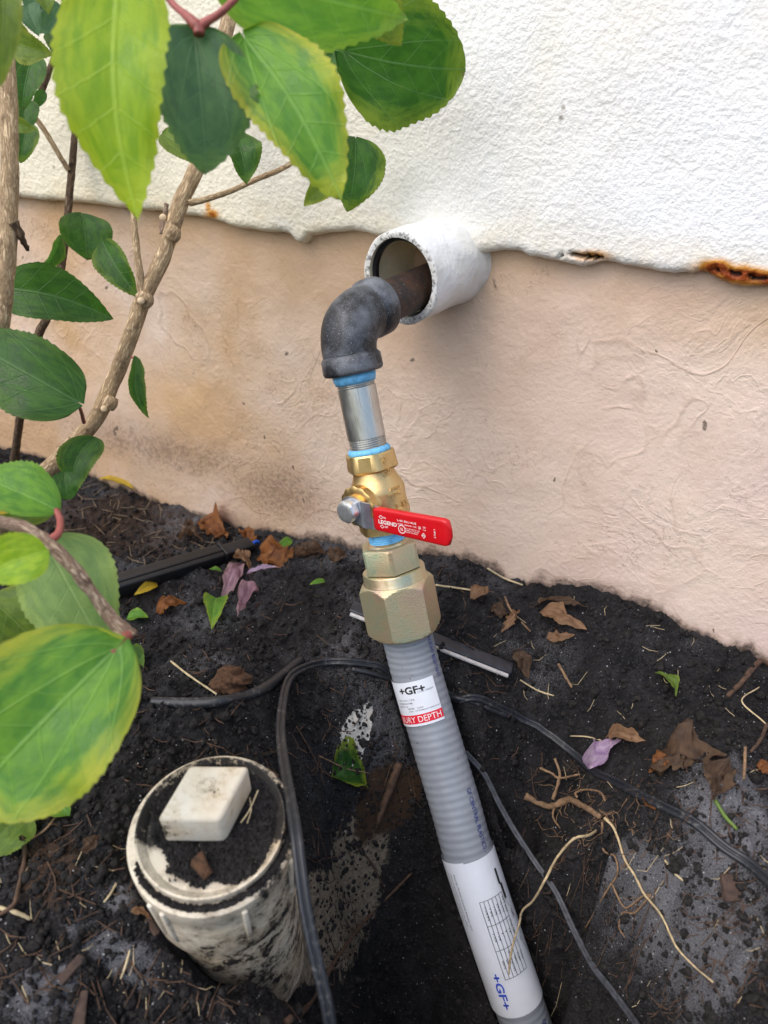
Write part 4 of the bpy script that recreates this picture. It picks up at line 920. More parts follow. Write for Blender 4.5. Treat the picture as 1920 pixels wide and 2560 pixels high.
stem([(430, 75, .37), (428, 60, .37), (410, 40, .37), (380, 15, .375), (350, -20, .38)], [.0028, .0030, .0018, .0017], PETIOLE, nm='twig', seed=13, n=10)
stem([(426, 62, .37), (450, 45, .37), (480, 25, .37), (510, -5, .37)], [.0026, .0018, .0017], PETIOLE, nm='twig', seed=14, n=10)
# leaves: upper group
leaf('bright', (262, -90), .335, (300, 478), .36, 228, 'ovate', .45, 6, seed=3, side=-.05, droop=.09, fold=.22, und=.14, roll=-.12, twist=.25, label='largest light green leaf hanging at the top')
leaf('blue', (422, 84), .375, (446, 376), .39, 228, 'wide', .5, 6, seed=5, droop=.08, fold=.40, und=.12, roll=.1, heart=.10, label='blue green leaf hanging between two lighter ones')
leaf('mid', (530, 84), .38, (738, 430), .385, 205, 'wide', 1.0, 6, seed=8, droop=.08, fold=.24, und=.14, roll=.15, side=.03, heart=.04, label='green leaf with a wide yellow margin')
leaf('mid', (455, -60), .37, (880, 40), .40, 215, 'ovate', .3, 6, seed=11, droop=.03, fold=.12)
leaf('olive', (800, -45), .41, (868, 100), .42, 110, 'ovate', .8, 6, seed=13)
leaf('dark', (748, 112), .53, (1006, 150), .53, 262, 'round', .75, 5, seed=15, pet=[(742, 90, .535), (738, 70, .54)], heart=.10, fold=.10, serr=.06, label='broad toothed leaf seen against the white stucco')
leaf('olive', (625, 85), .50, (720, 110), .50, 70, 'ovate', .5, 6, seed=21)
leaf('dark', (737, 88), .56, (690, 186), .56, 85, 'ovate', .2, 5, seed=17, serr=.06, fold=.35)
leaf('dark', (640, 95), .56, (700, 178), .56, 60, 'ovate', .2, 5, seed=18)
leaf('dark', (768, 300), .60, (750, 458), .61, 118, 'wide', .85, 6, seed=19, roll=.35, serr=.05, heart=.03)
leaf('olive', (716, 372), .62, (656, 446), .62, 52, 'ovate', 1.0, 6, seed=20)
leaf('dark', (508, 285), .60, (534, 398), .60, 82, 'ovate', .3, 6, seed=23, serr=.05, und=.2)
leaf('olive', (350, 288), .58, (452, 368), .58, 62, 'ovate', .3, 6, seed=24)
leaf('olive', (196, -50), .44, (168, 128), .45, 122, 'wide', .5, 6, seed=26)
leaf('olive', (10, -70), .34, (2, 190), .35, 72, 'ovate', .6, 6, seed=28)
leaf('olive', (30, 92), .60, (114, 118), .60, 66, 'ovate', .7, 6, seed=29)
leaf('olive', (20, 60), .62, (75, 92), .62, 55, 'ovate', .8, 6, seed=30)
leaf('dark', (112, 72), .66, (160, 190), .66, 62, 'ovate', .15, 6, seed=31, roll=.4)
leaf('dark', (72, 120), .68, (48, 238), .68, 74, 'wide', .1, 6, seed=32)
leaf('dark', (60, 215), .70, (50, 300), .70, 60, 'wide', .1, 6, seed=33)
leaf('olive', (30, 262), .64, (78, 280), .64, 32, 'ovate', .6, 6, seed=34)
leaf('dark', (62, 268), .66, (44, 352), .66, 62, 'wide', .7, 6, seed=35)
leaf('blue', (60, 10), .60, (85, 78), .60, 50, 'ovate', .0, 6, seed=36); leaf('blue', (135, 15), .64, (80, 72), .64, 60, 'ovate', .0, 6, seed=37)
leaf('blue', (75, -25), .63, (70, 42), .63, 60, 'ovate', .0, 6, seed=38); leaf('dark', (95, 195), .72, (72, 235), .72, 24, 'ovate', .0, 6, seed=39)
leaf('olive', (85, -30), .58, (105, 32), .58, 50, 'ovate', .3, 6, seed=40)
# upper left cluster deeper in
leaf('dark', (38, 150), .73, (52, 200), .73, 50, 'ovate', .1, 6, seed=41); leaf('olive', (22, 315), .71, (46, 345), .71, 30, 'ovate', .8, 6, seed=42)
# middle group
leaf('dark', (177, 468), .70, (187, 562), .70, 112, 'round', .15, 5, seed=43, heart=.10, serr=.04, pet=[(160, 478, .73), (148, 500, .76)], petr=.0008, label='small heart shaped dark leaf by the thin stem')
leaf('dark', (130, 505), .72, (84, 588), .72, 42, 'lance', .5, 6, seed=44, roll=.8)
leaf('dark', (222, 522), .69, (302, 645), .69, 72, 'ovate', .5, 6, seed=45, pet=[(216, 530, .70), (190, 545, .72)], petr=.0007, roll=-.3)
leaf('dark', (-12, 622), .56, (246, 690), .59, 116, 'ovate', .05, 7, seed=46, serr=.04, side=.05, label='long pointed dark leaf across the left stem')
leaf('dark', (168, 868), .52, (-60, 740), .53, 172, 'wide', .12, 6, seed=47, serr=.05, heart=.05, pet=[(174, 885, .55), (181, 912, .645)], petr=.0013, fold=.2, label='large dark toothed leaf with a red stalk')
leaf('dark', (290, 768), .63, (322, 905), .63, 40, 'lance', .5, 5, seed=48, roll=.5, side=-.16, twist=.8, pet=[(284, 772, .645)], petr=.0008)
leaf('dark', (207, 944), .62, (164, 1066), .61, 82, 'ovate', .4, 6, seed=49, side=-.14, serr=.08, fold=.4)
# lower foreground group
leaf('mid', (128, 1104), .42, (-60, 1030), .43, 120, 'ovate', .1, 6, seed=51, pet=[(130, 1125, .415), (127, 1150, .405), (112, 1165, .40)], petr=.0019)
leaf('dark', (140, 1018), .56, (148, 1080), .56, 64, 'round', .0, 6, seed=52)
leaf('yellow', (85, 1068), .44, (-30, 1110), .44, 44, 'ovate', .4, 6, seed=53); leaf('olive', (122, 1098), .45, (-30, 1135), .45, 66, 'ovate', .4, 6, seed=54)
leaf('bright', (105, 1188), .37, (-40, 1240), .37, 112, 'wide', .2, 6, seed=55)
leaf('under', (92, 1162), .43, (238, 1425), .43, 205, 'ovate', .4, 6, seed=56, serr=.05, fold=-.05, label='pale leaf showing its underside behind the low branch')
leaf('olive', (-25, 1290), .44, (100, 1415), .45, 150, 'ovate', .6, 5, seed=57, roll=.2); leaf('olive', (-30, 1400), .45, (30, 1500), .45, 110, 'ovate', .6, 5, seed=58)
big = leaf('mid', (248, 1405), .365, (-75, 1740), .345, 345, 'round', .85, 5, seed=60, droop=.09, fold=.20, und=.10, roll=-.1, heart=.09, serr=.03, nu=60, nv=27, pet=[(252, 1394, .37), (268, 1380, .39), (276, 1372, .398)], petr=.0022, label='largest leaf at lower left, green with a yellow lower edge')

# ------------------------------------------------------------------ leaves and petals lying on the ground
def ground_leaf(name, kind, b, t, wpx, label, cat, group, lift=.004, crumple=0.0, shape='ovate', yellow=.3, **k):
    base = gpd(*b, lift); tip = gpd(*t, lift+.002); dm = np.linalg.norm((base+tip)/2-CAM)*.93; w_ = wpx*DS*dm/F
    sd_ = int(b[0]*5+b[1]*3) % 991
    V, Fc, LC = leafgeo(base, tip, w_, shape, seed=sd_, up=nz(np.array([0, 0, 1.0])+.6*nz(TOCAM(base))), nu=26, nv=13, **k)
    if crumple:
        Lm = np.linalg.norm(tip-base); 
        for a_ in range(3):
            V[:, a_] += Lm*crumple*fbm(LC[:, 0]*6+a_*9+sd_, LC[:, 1]*3.2+a_*5, 1.0, 3, sd_+a_)*(1.2 if a_ == 2 else .7)
    hh = height(V[:, 0], V[:, 1]); V[:, 2] = np.maximum(V[:, 2], hh+.0008)
    o = mesh(name, V, Fc, LEAF[kind], attrs={'lc': LC, 'lk': np.tile(np.array([yellow, 7.0, 0]), (len(V), 1))}, org=base)
    return tag(o, label, cat, group)
GL = 'fallen leaves on the soil'; DL = 'dry leaves on the soil'; PT = 'fallen petals on the soil'
for a in [
 ('fallen_leaf', 'mid', (470, 1302), (458, 1372), 54, 'fresh green fallen leaf with paler rim lying below the pink petals', 'leaf', GL, dict(yellow=.5)),
 ('fallen_leaf', 'mid', (702, 1262), (668, 1274), 14, 'tiny green leaf scrap on dark soil left of the big hex nut', 'leaf', GL, {}),
 ('fallen_leaf', 'mid', (630, 1172), (598, 1196), 22, 'small green leaf against the wall foot behind the orange leaves', 'leaf', GL, {}),
 ('fallen_leaf', 'mid', (478, 1240), (452, 1240), 14, 'slim green leaf scrap touching the black plastic tube', 'leaf', GL, {}),
 ('fallen_leaf', 'mid', (275, 1345), (322, 1345), 40, 'pale green leaf just right of the low branch tip', 'leaf', GL, {}),
 ('fallen_leaf', 'dark', (262, 1418), (312, 1456), 48, 'dark green leaf peeking out beside the largest foreground leaf', 'leaf', GL, {}),
 ('fallen_leaf', 'dark', (722, 1692), (790, 1706), 80, 'round green leaf with yellow rim beside the grey conduit, over the pit', 'leaf', GL, dict(yellow=1.0, shape='round', heart=.1, fold=.4)),
 ('fallen_leaf', 'mid', (152, 1772), (82, 1752), 44, 'small green leaf under the yellow edge of the largest leaf', 'leaf', GL, {}),
 ('fallen_leaf', 'dark', (98, 1752), (-20, 1758), 60, 'dark leaf mostly hidden under the largest foreground leaf', 'leaf', GL, {}),
 ('fallen_leaf', 'yellow', (238, 1034), (302, 1066), 22, 'bright yellow leaf lying against the foundation at left', 'leaf', GL, dict(shape='lance')),
 ('fallen_leaf', 'yellow', (340, 1268), (290, 1298), 24, 'yellow leaf under the near side of the black plastic tube', 'leaf', GL, {}),
 ('fallen_leaf', 'olive', (1410, 1462), (1462, 1516), 26, 'curved yellow green leaf fragment on the soil below the wall at right', 'leaf', GL, dict(crumple=.12, side=.2)),
 ('dry_leaf', 'orange', (556, 1210), (640, 1212), 48, 'crumpled bright orange leaf at the wall foot beside the blue tip', 'dry leaf', DL, dict(crumple=.30)),
 ('dry_leaf', 'orange', (520, 1162), (552, 1186), 30, 'curled orange leaf behind the end of the black tube', 'dry leaf', DL, dict(crumple=.25)),
 ('dry_leaf', 'orange', (440, 1122), (488, 1176), 42, 'orange brown curled leaf leaning on the wall above the tube', 'dry leaf', DL, dict(crumple=.30)),
 ('dry_leaf', 'brown', (400, 1152), (440, 1190), 40, 'dull brown leaf left of the orange brown curled one', 'dry leaf', DL, dict(crumple=.30)),
 ('dry_leaf', 'orange', (340, 1326), (396, 1308), 44, 'folded pale orange leaf alone on dark soil below the tube', 'dry leaf', DL, dict(crumple=.25)),
 ('dry_leaf', 'tanleaf', (512, 1205), (545, 1240), 44, 'pinkish tan shrivelled leaf under the orange leaf', 'dry leaf', DL, dict(crumple=.30)),
 ('dry_leaf', 'brown', (640, 1200), (700, 1205), 44, 'dark brown crumpled leaf against the wall foot left of the valve', 'dry leaf', DL, dict(crumple=.35)),
 ('dry_leaf', 'brown', (706, 1216), (752, 1205), 26, 'reddish brown leaf nearest the adapter on its left', 'dry leaf', DL, dict(crumple=.3)),
 ('dry_leaf', 'tanleaf', (1018, 1296), (1062, 1290), 34, 'small curled amber leaf right of the big hex nut', 'dry leaf', DL, dict(crumple=.25)),
 ('dry_leaf', 'brown', (1145, 1312), (1265, 1318), 28, 'long thin brown dried leaf near the wall foot', 'dry leaf', DL, dict(crumple=.14, shape='lance')),
 ('dry_leaf', 'tanleaf', (1166, 1328), (1252, 1376), 42, 'twisted pinkish tan dried leaf below the long brown one', 'dry leaf', DL, dict(crumple=.20)),
 ('dry_leaf', 'tanleaf', (1182, 1388), (1240, 1386), 24, 'buff papery leaf under the twisted tan leaf', 'dry leaf', DL, dict(crumple=.18)),
 ('dry_leaf', 'tanleaf', (1090, 1372), (1128, 1318), 24, 'straw coloured shredded bud husk in the dry leaf litter', 'dry leaf', DL, dict(crumple=.30, shape='lance')),
 ('dry_leaf', 'brown', (1060, 1320), (1095, 1345), 34, 'small dark brown leaf left of the straw husk', 'dry leaf', DL, dict(crumple=.30)),
 ('dry_leaf', 'brown', (1115, 1400), (1135, 1470), 32, 'brown flattened leaf pointing down the slope', 'dry leaf', DL, dict(crumple=.22)),
 ('dry_leaf', 'brown', (1410, 1668), (1560, 1640), 84, 'largest shrivelled brown leaf, arched over the soil at right', 'dry leaf', DL, dict(crumple=.30, lift=.008, droop=.15)),
 ('dry_leaf', 'brown', (1560, 1655), (1524, 1760), 62, 'hanging brown fold of the shrivelled leaf heap', 'dry leaf', DL, dict(crumple=.28, lift=.007)),
 ('dry_leaf', 'orange', (1412, 1660), (1470, 1655), 34, 'rusty leaf piece tucked left of the largest brown leaf', 'dry leaf', DL, dict(crumple=.3)),
 ('dry_leaf', 'orange', (1630, 1668), (1668, 1680), 28, 'orange leaf scrap cut off by the right edge', 'dry leaf', DL, dict(crumple=.2)),
 ('dry_leaf', 'orange', (1385, 1740), (1412, 1760), 18, 'small rust red scrap beneath the black cable', 'dry leaf', DL, dict(crumple=.2)),
 ('dry_leaf', 'brown', (232, 1395), (285, 1400), 40, 'reddish dry leaf behind the low branch stub', 'dry leaf', DL, dict(crumple=.3)),
 ('dry_leaf', 'brown', (180, 1850), (222, 1818), 24, 'curled brown bark like leaf in a hollow left of the cleanout', 'dry leaf', DL, dict(crumple=.25)),
 ('dry_leaf', 'tanleaf', (282, 1975), (325, 2005), 22, 'flat tan leaf scrap in front of the cleanout at left', 'dry leaf', DL, dict(crumple=.25)),
 ('dry_leaf', 'orange', (380, 1740), (405, 1720), 20, 'tiny orange brown leaf above the square plug', 'dry leaf', DL, dict(crumple=.25)),
 ('fallen_petal', 'pink', (520, 1222), (482, 1304), 44, 'faded pink folded petal, the larger one above the green leaf', 'petal', PT, dict(crumple=.10, fold=.5, yellow=.5)),
 ('fallen_petal', 'pink', (535, 1268), (515, 1350), 32, 'withered pink petal with dark red tip, right of the folded one', 'petal', PT, dict(crumple=.16, shape='lance')),
 ('fallen_petal', 'purple', (532, 1248), (605, 1238), 16, 'narrow lilac petal strip below the orange leaf', 'petal', PT, dict(crumple=.08, shape='lance')),
 ('fallen_petal', 'purple', (1266, 1668), (1345, 1608), 46, 'lilac wilted flower petal beside the black cable', 'petal', PT, dict(crumple=.12, yellow=.0, lift=.006)),
 ('fallen_petal', 'tanleaf', (1310, 1612), (1388, 1622), 26, 'creamy white petal end resting on the lilac petal', 'petal', PT, dict(crumple=.15, lift=.009)),
]:
    ground_leaf(*a[:8], **a[8])
# olive leaf with a hole, lower left
base = gpd(60, 1780, .01); tip = gpd(-25, 1880, .012)
V, Fc, LC = leafgeo(base, tip, .038, 'wide', seed=5, up=np.array([0, -.4, 1]), nu=40, nv=25)
hc = W(55, 2096, 0.40); pxl, pyl = proj(V); cc = np.argmin(np.hypot(pxl-57, pyl-2096)); keep = [f for f in Fc.tolist() if np.mean([np.hypot((pxl[i]-pxl[cc])/1.3, pyl[i]-pyl[cc]) for i in f]) > 8]
V[:, 2] = np.maximum(V[:, 2], height(V[:, 0], V[:, 1])+.001)
tag(mesh('fallen_leaf', V, keep, LEAF['olive'], attrs={'lc': LC, 'lk': np.tile(np.array([.1, 6.0, 0]), (len(V), 1))}, org=base), 'dull olive leaf with a round hole at the left edge', 'leaf', GL)

# ------------------------------------------------------------------ cables and tubes
def gpath(pts, lift):
    return catmull([gpd(x, y, lift if len(q) == 0 else q[0]) for x, y, *q in pts], 10)
def twin(name, P, r, sep_, label, m=CABLE, par=None):
    P = np.array(P); T_ = np.gradient(P, axis=0); T_ /= np.linalg.norm(T_, axis=1)[:, None]; up2 = CAM-P; sd2 = np.cross(T_, up2); sd2 /= np.linalg.norm(sd2, axis=1)[:, None]
    e = empty(name, P[len(P)//2], label, 'cable')
    for k in (-1, 1):
        V, Fc, B = tube(P+sd2*sep_*k, r, 12); mesh('strand', V, Fc, m, e, attrs={'bk': B})
    V, Fc, B = tube(P, r*.6, 8); mesh('web', V, Fc, m, e)
    return e
rightp = [(1700, 1965), (1659, 1922), (1610, 1878), (1560, 1840), (1500, 1796), (1450, 1765), (1390, 1732), (1330, 1702), (1285, 1678), (1250, 1650), (1215, 1615), (1180, 1590), (1140, 1566), (1100, 1550), (1050, 1530), (1000, 1515), (960, 1508)]
P1 = [gpd(x, y, .0050) for x, y in rightp]
P2 = [gpd(900, 1478, .004), gpd(850, 1462, .004), gpd(800, 1447, .004), gpd(750, 1438, .004), gpd(700, 1438, .004), gpd(655, 1455, .006), gpd(622, 1490, .009)]
P3 = [Wd(608, 1540, .545), Wd(607, 1600, .500), Wd(620, 1690, .445), Wd(638, 1790, .408), Wd(648, 1870, .398), Wd(660, 1960, .392), Wd(680, 2060, .388), Wd(702, 2150, .386), Wd(716, 2230, .386), Wd(726, 2320, .39)]
PCB = catmull(P1+P2+P3, 10); PCB[:, 2] = np.maximum(PCB[:, 2], height(PCB[:, 0], PCB[:, 1])+.0035)
for _ in range(10): PCB[1:-1] = (PCB[:-2]+2*PCB[1:-1]+PCB[2:])/4
twin('black_cable', PCB, .0017, .0017, 'thick black twin cable looping from the right edge round past the cleanout')
Pb = catmull([gpd(x, y, .003) for x, y in [(1100, 1558), (1000, 1524), (945, 1512), (880, 1488), (810, 1462), (760, 1452)]], 10)
V, Fc, B = tube(Pb, .0024, 12); tag(mesh('black_cable', V, Fc, CABLE), 'short length of second black cable running just below the thick one behind the conduit', 'cable')
pcx = [(1005, 1625), (1045, 1670), (1078, 1735), (1115, 1800), (1160, 1868), (1200, 1925), (1240, 2010), (1280, 2085), (1330, 2150), (1380, 2220), (1420, 2290)]
pcd = np.array([float(np.dot(gpd(x, y, .003)-CAM, -RM[:, 2])) for x, y in pcx]); kk = np.arange(len(pcd)); fit = np.polyval(np.polyfit(kk, pcd, 2), kk); fit -= max(0, np.sort(fit-pcd)[-2])   # a taut wire resting on the high spots of the slope
Pc = catmull([Wd(x, y, d) for (x, y), d in zip(pcx, fit)], 10)
twin('thin_cable', Pc, .0012, .0012, 'thin dusty twin wire running down the pit slope right of the conduit', plain('dusty_grey_wire', (0.055, 0.058, 0.068, 1), .5, 0, .5, 220))
Pd = catmull([gpd(x, y, .0018) for x, y in [(330, 1522), (380, 1524), (430, 1522), (480, 1518), (530, 1508), (570, 1494), (610, 1462), (650, 1430)]], 10)
V, Fc, B = tube(Pd, .0040, 14); tag(mesh('buried_tube', V, Fc, CABLE), 'dusty black tube half sunk in the soil above the cleanout', 'tube')
# black plastic tube with ridge, left
A_ = gpd(215, 1300, .012); B_ = gpd(478, 1213, .010); ax_ = nz(B_-A_); up3 = perp(ax_, nz(np.array([0, 0, 1.0])+.4*nz(TOCAM(A_)))); sd3 = np.cross(ax_, up3); E_ = gpd(528, 1195, .010)
tb = empty('plastic_stake', A_, 'black plastic irrigation tube end with a collar and bit of blue at its tip', 'plastic tube')
Lt = np.linalg.norm(B_-A_)
V, Fc = rbox((A_+B_)/2, ax_, sd3, up3, Lt/2, .0098, .0078, .0025, 3); mesh('tube_body', V, Fc, BLK, tb)
V, Fc = rbox((A_+B_)/2+up3*.0081+sd3*.002, ax_, sd3, up3, Lt/2-.001, .0022, .0012, .0008, 2); mesh('ridge', V, Fc, BLK, tb)
V, Fc = rbox(B_+ax_*.002, ax_, sd3, up3, .0022, .0104, .0085, .0008, 2); mesh('collar', V, Fc, BLK, tb)
V, Fc = rbox(B_+ax_*.020, ax_, sd3, up3, .018, .0080, .0068, .003, 3); mesh('nozzle', V, Fc, BLK, tb)
V, Fc, _ = tube(catmull([B_+ax_*.036, B_+ax_*.044+up3*.003, B_+ax_*.050-up3*.002, B_+ax_*.056+sd3*.002], 5), [.0025, .0018, .0022, .001], 8, wob=.5); mesh('blue_tip', V, Fc, plain('blue_plastic', (.01, .10, .6, 1), .4), tb)
# edging strip behind the conduit
A_ = gpd(752, 1368, .006); B_ = gpd(1096, 1508, .008)
for k_ in np.linspace(0, 1, 30):
    q_ = A_*(1-k_)+B_*k_; e_ = max(0.0, float(height(q_[0], q_[1]))-.0006-q_[2]); A_ = A_+np.array([0, 0, e_]); B_ = B_+np.array([0, 0, e_])
ax_ = nz(B_-A_); up3 = perp(ax_, nz(np.array([0, 0, 1.0])+.15*nz(TOCAM(A_)))); sd3 = np.cross(ax_, up3)
if np.dot(sd3, TOCAM(A_)) < 0: sd3 = -sd3
es = empty('edging_strip', A_, 'black plastic edging strip with a white front edge crossing behind the conduit', 'edging strip')
V, Fc = rbox((A_+B_)/2-sd3*.0068, ax_, sd3, up3, np.linalg.norm(B_-A_)/2, .0068, .0018, .0010, 2)
mesh('black_strip', V, Fc, plain('dusty_black_strip', (0.020, 0.023, 0.032, 1), .4, 0, .5, 120), es)
V, Fc = rbox((A_+B_)/2+sd3*.0022+up3*-.0005, ax_, sd3, up3, np.linalg.norm(B_-A_)/2-.002, .0016, .0013, .0006, 2)
mesh('white_edge', V, Fc, mat_pvc('white_strip_plastic', .60, (.55, .57, .62, 1)), es)
# ------------------------------------------------------------------ roots
root = empty('exposed_root', gpd(1250, 1750, .0), 'pale branching root torn out of the soil, with long strands hanging into the pit', 'root')
def rt(pts, r, m=ROOT, wob=.25, seed=0, n=8, lift=.004):
    P = []
    for q in pts:
        P.append(Wd(*q) if len(q) == 3 else gpd(q[0], q[1], lift))
    V, Fc, B = tube(catmull(P, 6), [q_*.62 for q_ in np.atleast_1d(r)], n, wob=wob+.1, seed=seed); return (V, Fc, B)
def rpart(nm, lst, m): V, Fc, B = join(lst); return mesh(nm, V, Fc, m, root)
rpart('root_stem', [rt([(1132, 1733), (1160, 1752), (1190, 1758), (1225, 1748), (1262, 1765), (1292, 1782)], [.0042, .0036, .0046, .004, .003], seed=1, n=12, lift=.010)], ROOT)
rpart('root_branch', [rt([(1188, 1758), (1200, 1720), (1203, 1700), (1192, 1672)], [.0024, .002, .0016], seed=2, lift=.016), rt([(1160, 1692), (1185, 1705), (1203, 1712), (1245, 1705)], [.0018, .002, .0012], seed=3, lift=.016), rt([(1240, 1752), (1238, 1738), (1258, 1730), (1290, 1740), (1300, 1760)], [.0015, .0014, .0012], seed=4, lift=.014), rt([(1195, 1758), (1190, 1790), (1205, 1810)], [.002, .0014, .0008], seed=5, lift=.012)], ROOT)
g1 = gpd(1290, 1785, .008); dep = float(np.dot(g1-CAM, -RM[:, 2]) )
lp_ = [(1288, 1795, dep*.995), (1270, 1805, dep*.975), (1240, 1812, dep*.965), (1205, 1850, dep*.985), (1178, 1900, .540), (1152, 1945, .560), (1128, 1968, .575), (1122, 1995, .580), (1108, 2040, .584), (1100, 2090, .590), (1100, 2105, .590)]
rpart('long_strand', [rt(lp_, [.0016, .0015, .0015, .0014, .0014, .0013, .0013, .0012, .0011, .0013, .0008], seed=6)], ROOTL)
rpart('long_strand', [rt([(1300, 1790), (1318, 1830), (1345, 1870), (1362, 1920), (1385, 1960), (1420, 2005), (1455, 2060), (1490, 2110), (1530, 2150)], [.0015, .0015, .0013, .0013, .0012, .0011, .0009], seed=7, lift=.010)], ROOTL)
rpart('long_strand', [rt([(1296, 1795), (1305, 1830), (1325, 1860), (1330, 1900), (1318, 1925)], [.0015, .0013, .0012, .0009], seed=8, lift=.007), rt([(1318, 1925), (1325, 1950), (1350, 1965), (1380, 1960), (1400, 1950)], [.0012, .0011, .0010], seed=9, lift=.007), rt([(1318, 1920), (1300, 1945), (1275, 1958)], [.001, .0008], seed=10, lift=.006), rt([(1400, 1950), (1370, 1975), (1342, 1985), (1335, 2010), (1345, 2040)], [.001, .0009, .0007], seed=12, lift=.006)], ROOT)
hair = []
for k in range(90):
    x, y = 1290+random.gauss(0, 60), 1800+random.gauss(0, 55); L = random.uniform(15, 45); a = random.uniform(0, 6.28); p = [(x, y)]
    for _ in range(3): a += random.uniform(-.8, .8); x += math.cos(a)*L/3; y += math.sin(a)*L/3; p.append((x, y))
    hq = np.array([gpd(a_, b_, 0) for a_, b_ in p]); 
    if np.abs(np.diff(hq, axis=0)).max() > .012: continue
    hair.append(rt(p, [.0005, .0004, .0002], n=4, wob=0, lift=random.uniform(.002, .008)))
h_ = rpart('fine_roots', hair, ROOT); h_['kind'] = 'stuff'
rr = [('thick_root', [(620, 2215), (660, 2185), (700, 2120), (735, 2065), (800, 1985), (850, 1935), (890, 1890)], [.0044, .004, .0028, .0022, .0020, .0018], ROOTD, 'brown root arching up the pit wall from the bottom beside the cable'),
      ('thick_root', [(862, 1660), (845, 1700), (830, 1745), (815, 1790)], [.0052, .0062, .005, .003], ROOTD, 'short reddish root stub standing in the pit wall left of the conduit'),
      ('thin_root', [(640, 1575), (668, 1625), (690, 1662), (725, 1690)], [.0011, .0010, .0007], ROOTD, 'hair thin brown root on the soil above the round yellow rimmed leaf'),
      ('thin_root', [(765, 1825), (800, 1870), (835, 1925)], [.0016, .0014, .001], ROOTD, 'dark rootlet poking out of the pale mud of the pit wall'),
      ('thin_root', [(690, 1640), (735, 1660), (760, 1668), (800, 1680)], [.0008, .0008, .0006], ROOT, 'fine root running to the right under the round leaf'),
      ('thin_root', [(50, 1800), (55, 1850), (42, 1925), (30, 1960), (0, 1985)], [.0018, .0022, .002, .0018], ROOTD, 'dark red brown root at the left edge below the leaf with a hole')]
for nm, pts, r, m, lb in rr:
    V, Fc, B = rt(pts, r, seed=len(lb), n=10, lift=.003); tag(mesh(nm, V, Fc, m), lb, 'root')
# ------------------------------------------------------------------ twigs and sticks
tw = [([(370, 1437), (410, 1468), (468, 1508)], .0011, 'thin straight tan twig leaning on the brown fibre ball', STRAW), ([(940, 1268), (985, 1274), (1020, 1280)], .0013, 'straw coloured stick just right of the big hex nut', STRAW),
 ([(1052, 1232), (1090, 1252), (1128, 1270)], .0013, 'pale stick lying close under the wall right of the valve', STRAW), ([(1090, 1295), (1105, 1325), (1145, 1370)], .0013, 'thin brown stick crossing the dry leaf litter', ROOT),
 ([(1205, 1440), (1222, 1470), (1235, 1488)], .0015, 'short reddish stick standing on the soil below the leaf litter', ROOT), ([(1122, 1478), (1160, 1500), (1195, 1512)], .0010, 'fine pale stick right of the edging strip end', STRAW),
 ([(1675, 1402), (1640, 1430), (1600, 1480), (1570, 1510)], .0030, 'dark woody root stick at the right edge under the wall', ROOTD), ([(1655, 1572), (1640, 1605), (1620, 1630)], .0017, 'short brown twig leaning near the right edge', ROOTD),
 ([(1608, 1620), (1606, 1660), (1604, 1690)], .0014, 'upright thin twig by the largest shrivelled leaf', ROOT), ([(1540, 1740), (1565, 1768), (1590, 1798)], .0016, 'yellow green grass stalk below the shrivelled leaf', LEAF['olive']),
 ([(1638, 1490), (1600, 1520), (1640, 1560), (1665, 1580)], .0008, 'bent white grass root at the right edge', STRAW), ([(1435, 1862), (1452, 1885), (1474, 1908)], .0011, 'pale straw splinter on the soil right of the thin wire', STRAW),
 ([(0, 1965), (35, 1978), (68, 1992)], .0016, 'tan stick poking in from the left edge', STRAW), ([(252, 1915), (240, 1935), (226, 1958)], .0009, 'thin cream straw left of the cleanout', STRAW),
 ([(282, 2062), (272, 2092), (262, 2122)], .0009, 'cream straw pair in front of the cleanout, lower left', STRAW), ([(125, 1765), (98, 1795), (60, 1825)], .0008, 'thin curly tendril beside the holed leaf', ROOT),
 ([(1320, 1610), (1270, 1602), (1230, 1598)], .0008, 'wavy thin root strand left of the creamy petal', STRAW), ([(340, 1875), (332, 1895), (345, 1910)], .0006, 'tiny straw beside the cap rim', STRAW)]
for pts, r, lb, m in tw:
    r *= .75
    V, Fc, B = tube(catmull([gpd(x, y, .003) for x, y in pts], 6), [r, r*1.05, r*.8], 8, wob=.2, seed=len(lb)); tag(mesh('twig', V, Fc, m), lb, 'twig', 'twigs and sticks on the soil')
# grass straws on the cap
V, Fc, B = join([tube(catmull([CC+rt_*RCL*.42+up_*RCL*-.05-CA*.004, CC+rt_*RCL*.52+up_*RCL*.12-CA*.005, CC+rt_*RCL*.62+up_*RCL*.35-CA*.009], 5), .0004, 5), tube(catmull([CC+rt_*RCL*.50+up_*RCL*-.05-CA*.003, CC+rt_*RCL*.54+up_*RCL*.12-CA*.005, CC+rt_*RCL*.50+up_*RCL*.3-CA*.005], 5), .0003, 5)])
tag(mesh('twig', V, Fc, STRAW), 'forked straw lying on the cleanout cap right of the plug', 'twig', 'twigs and sticks on the soil')
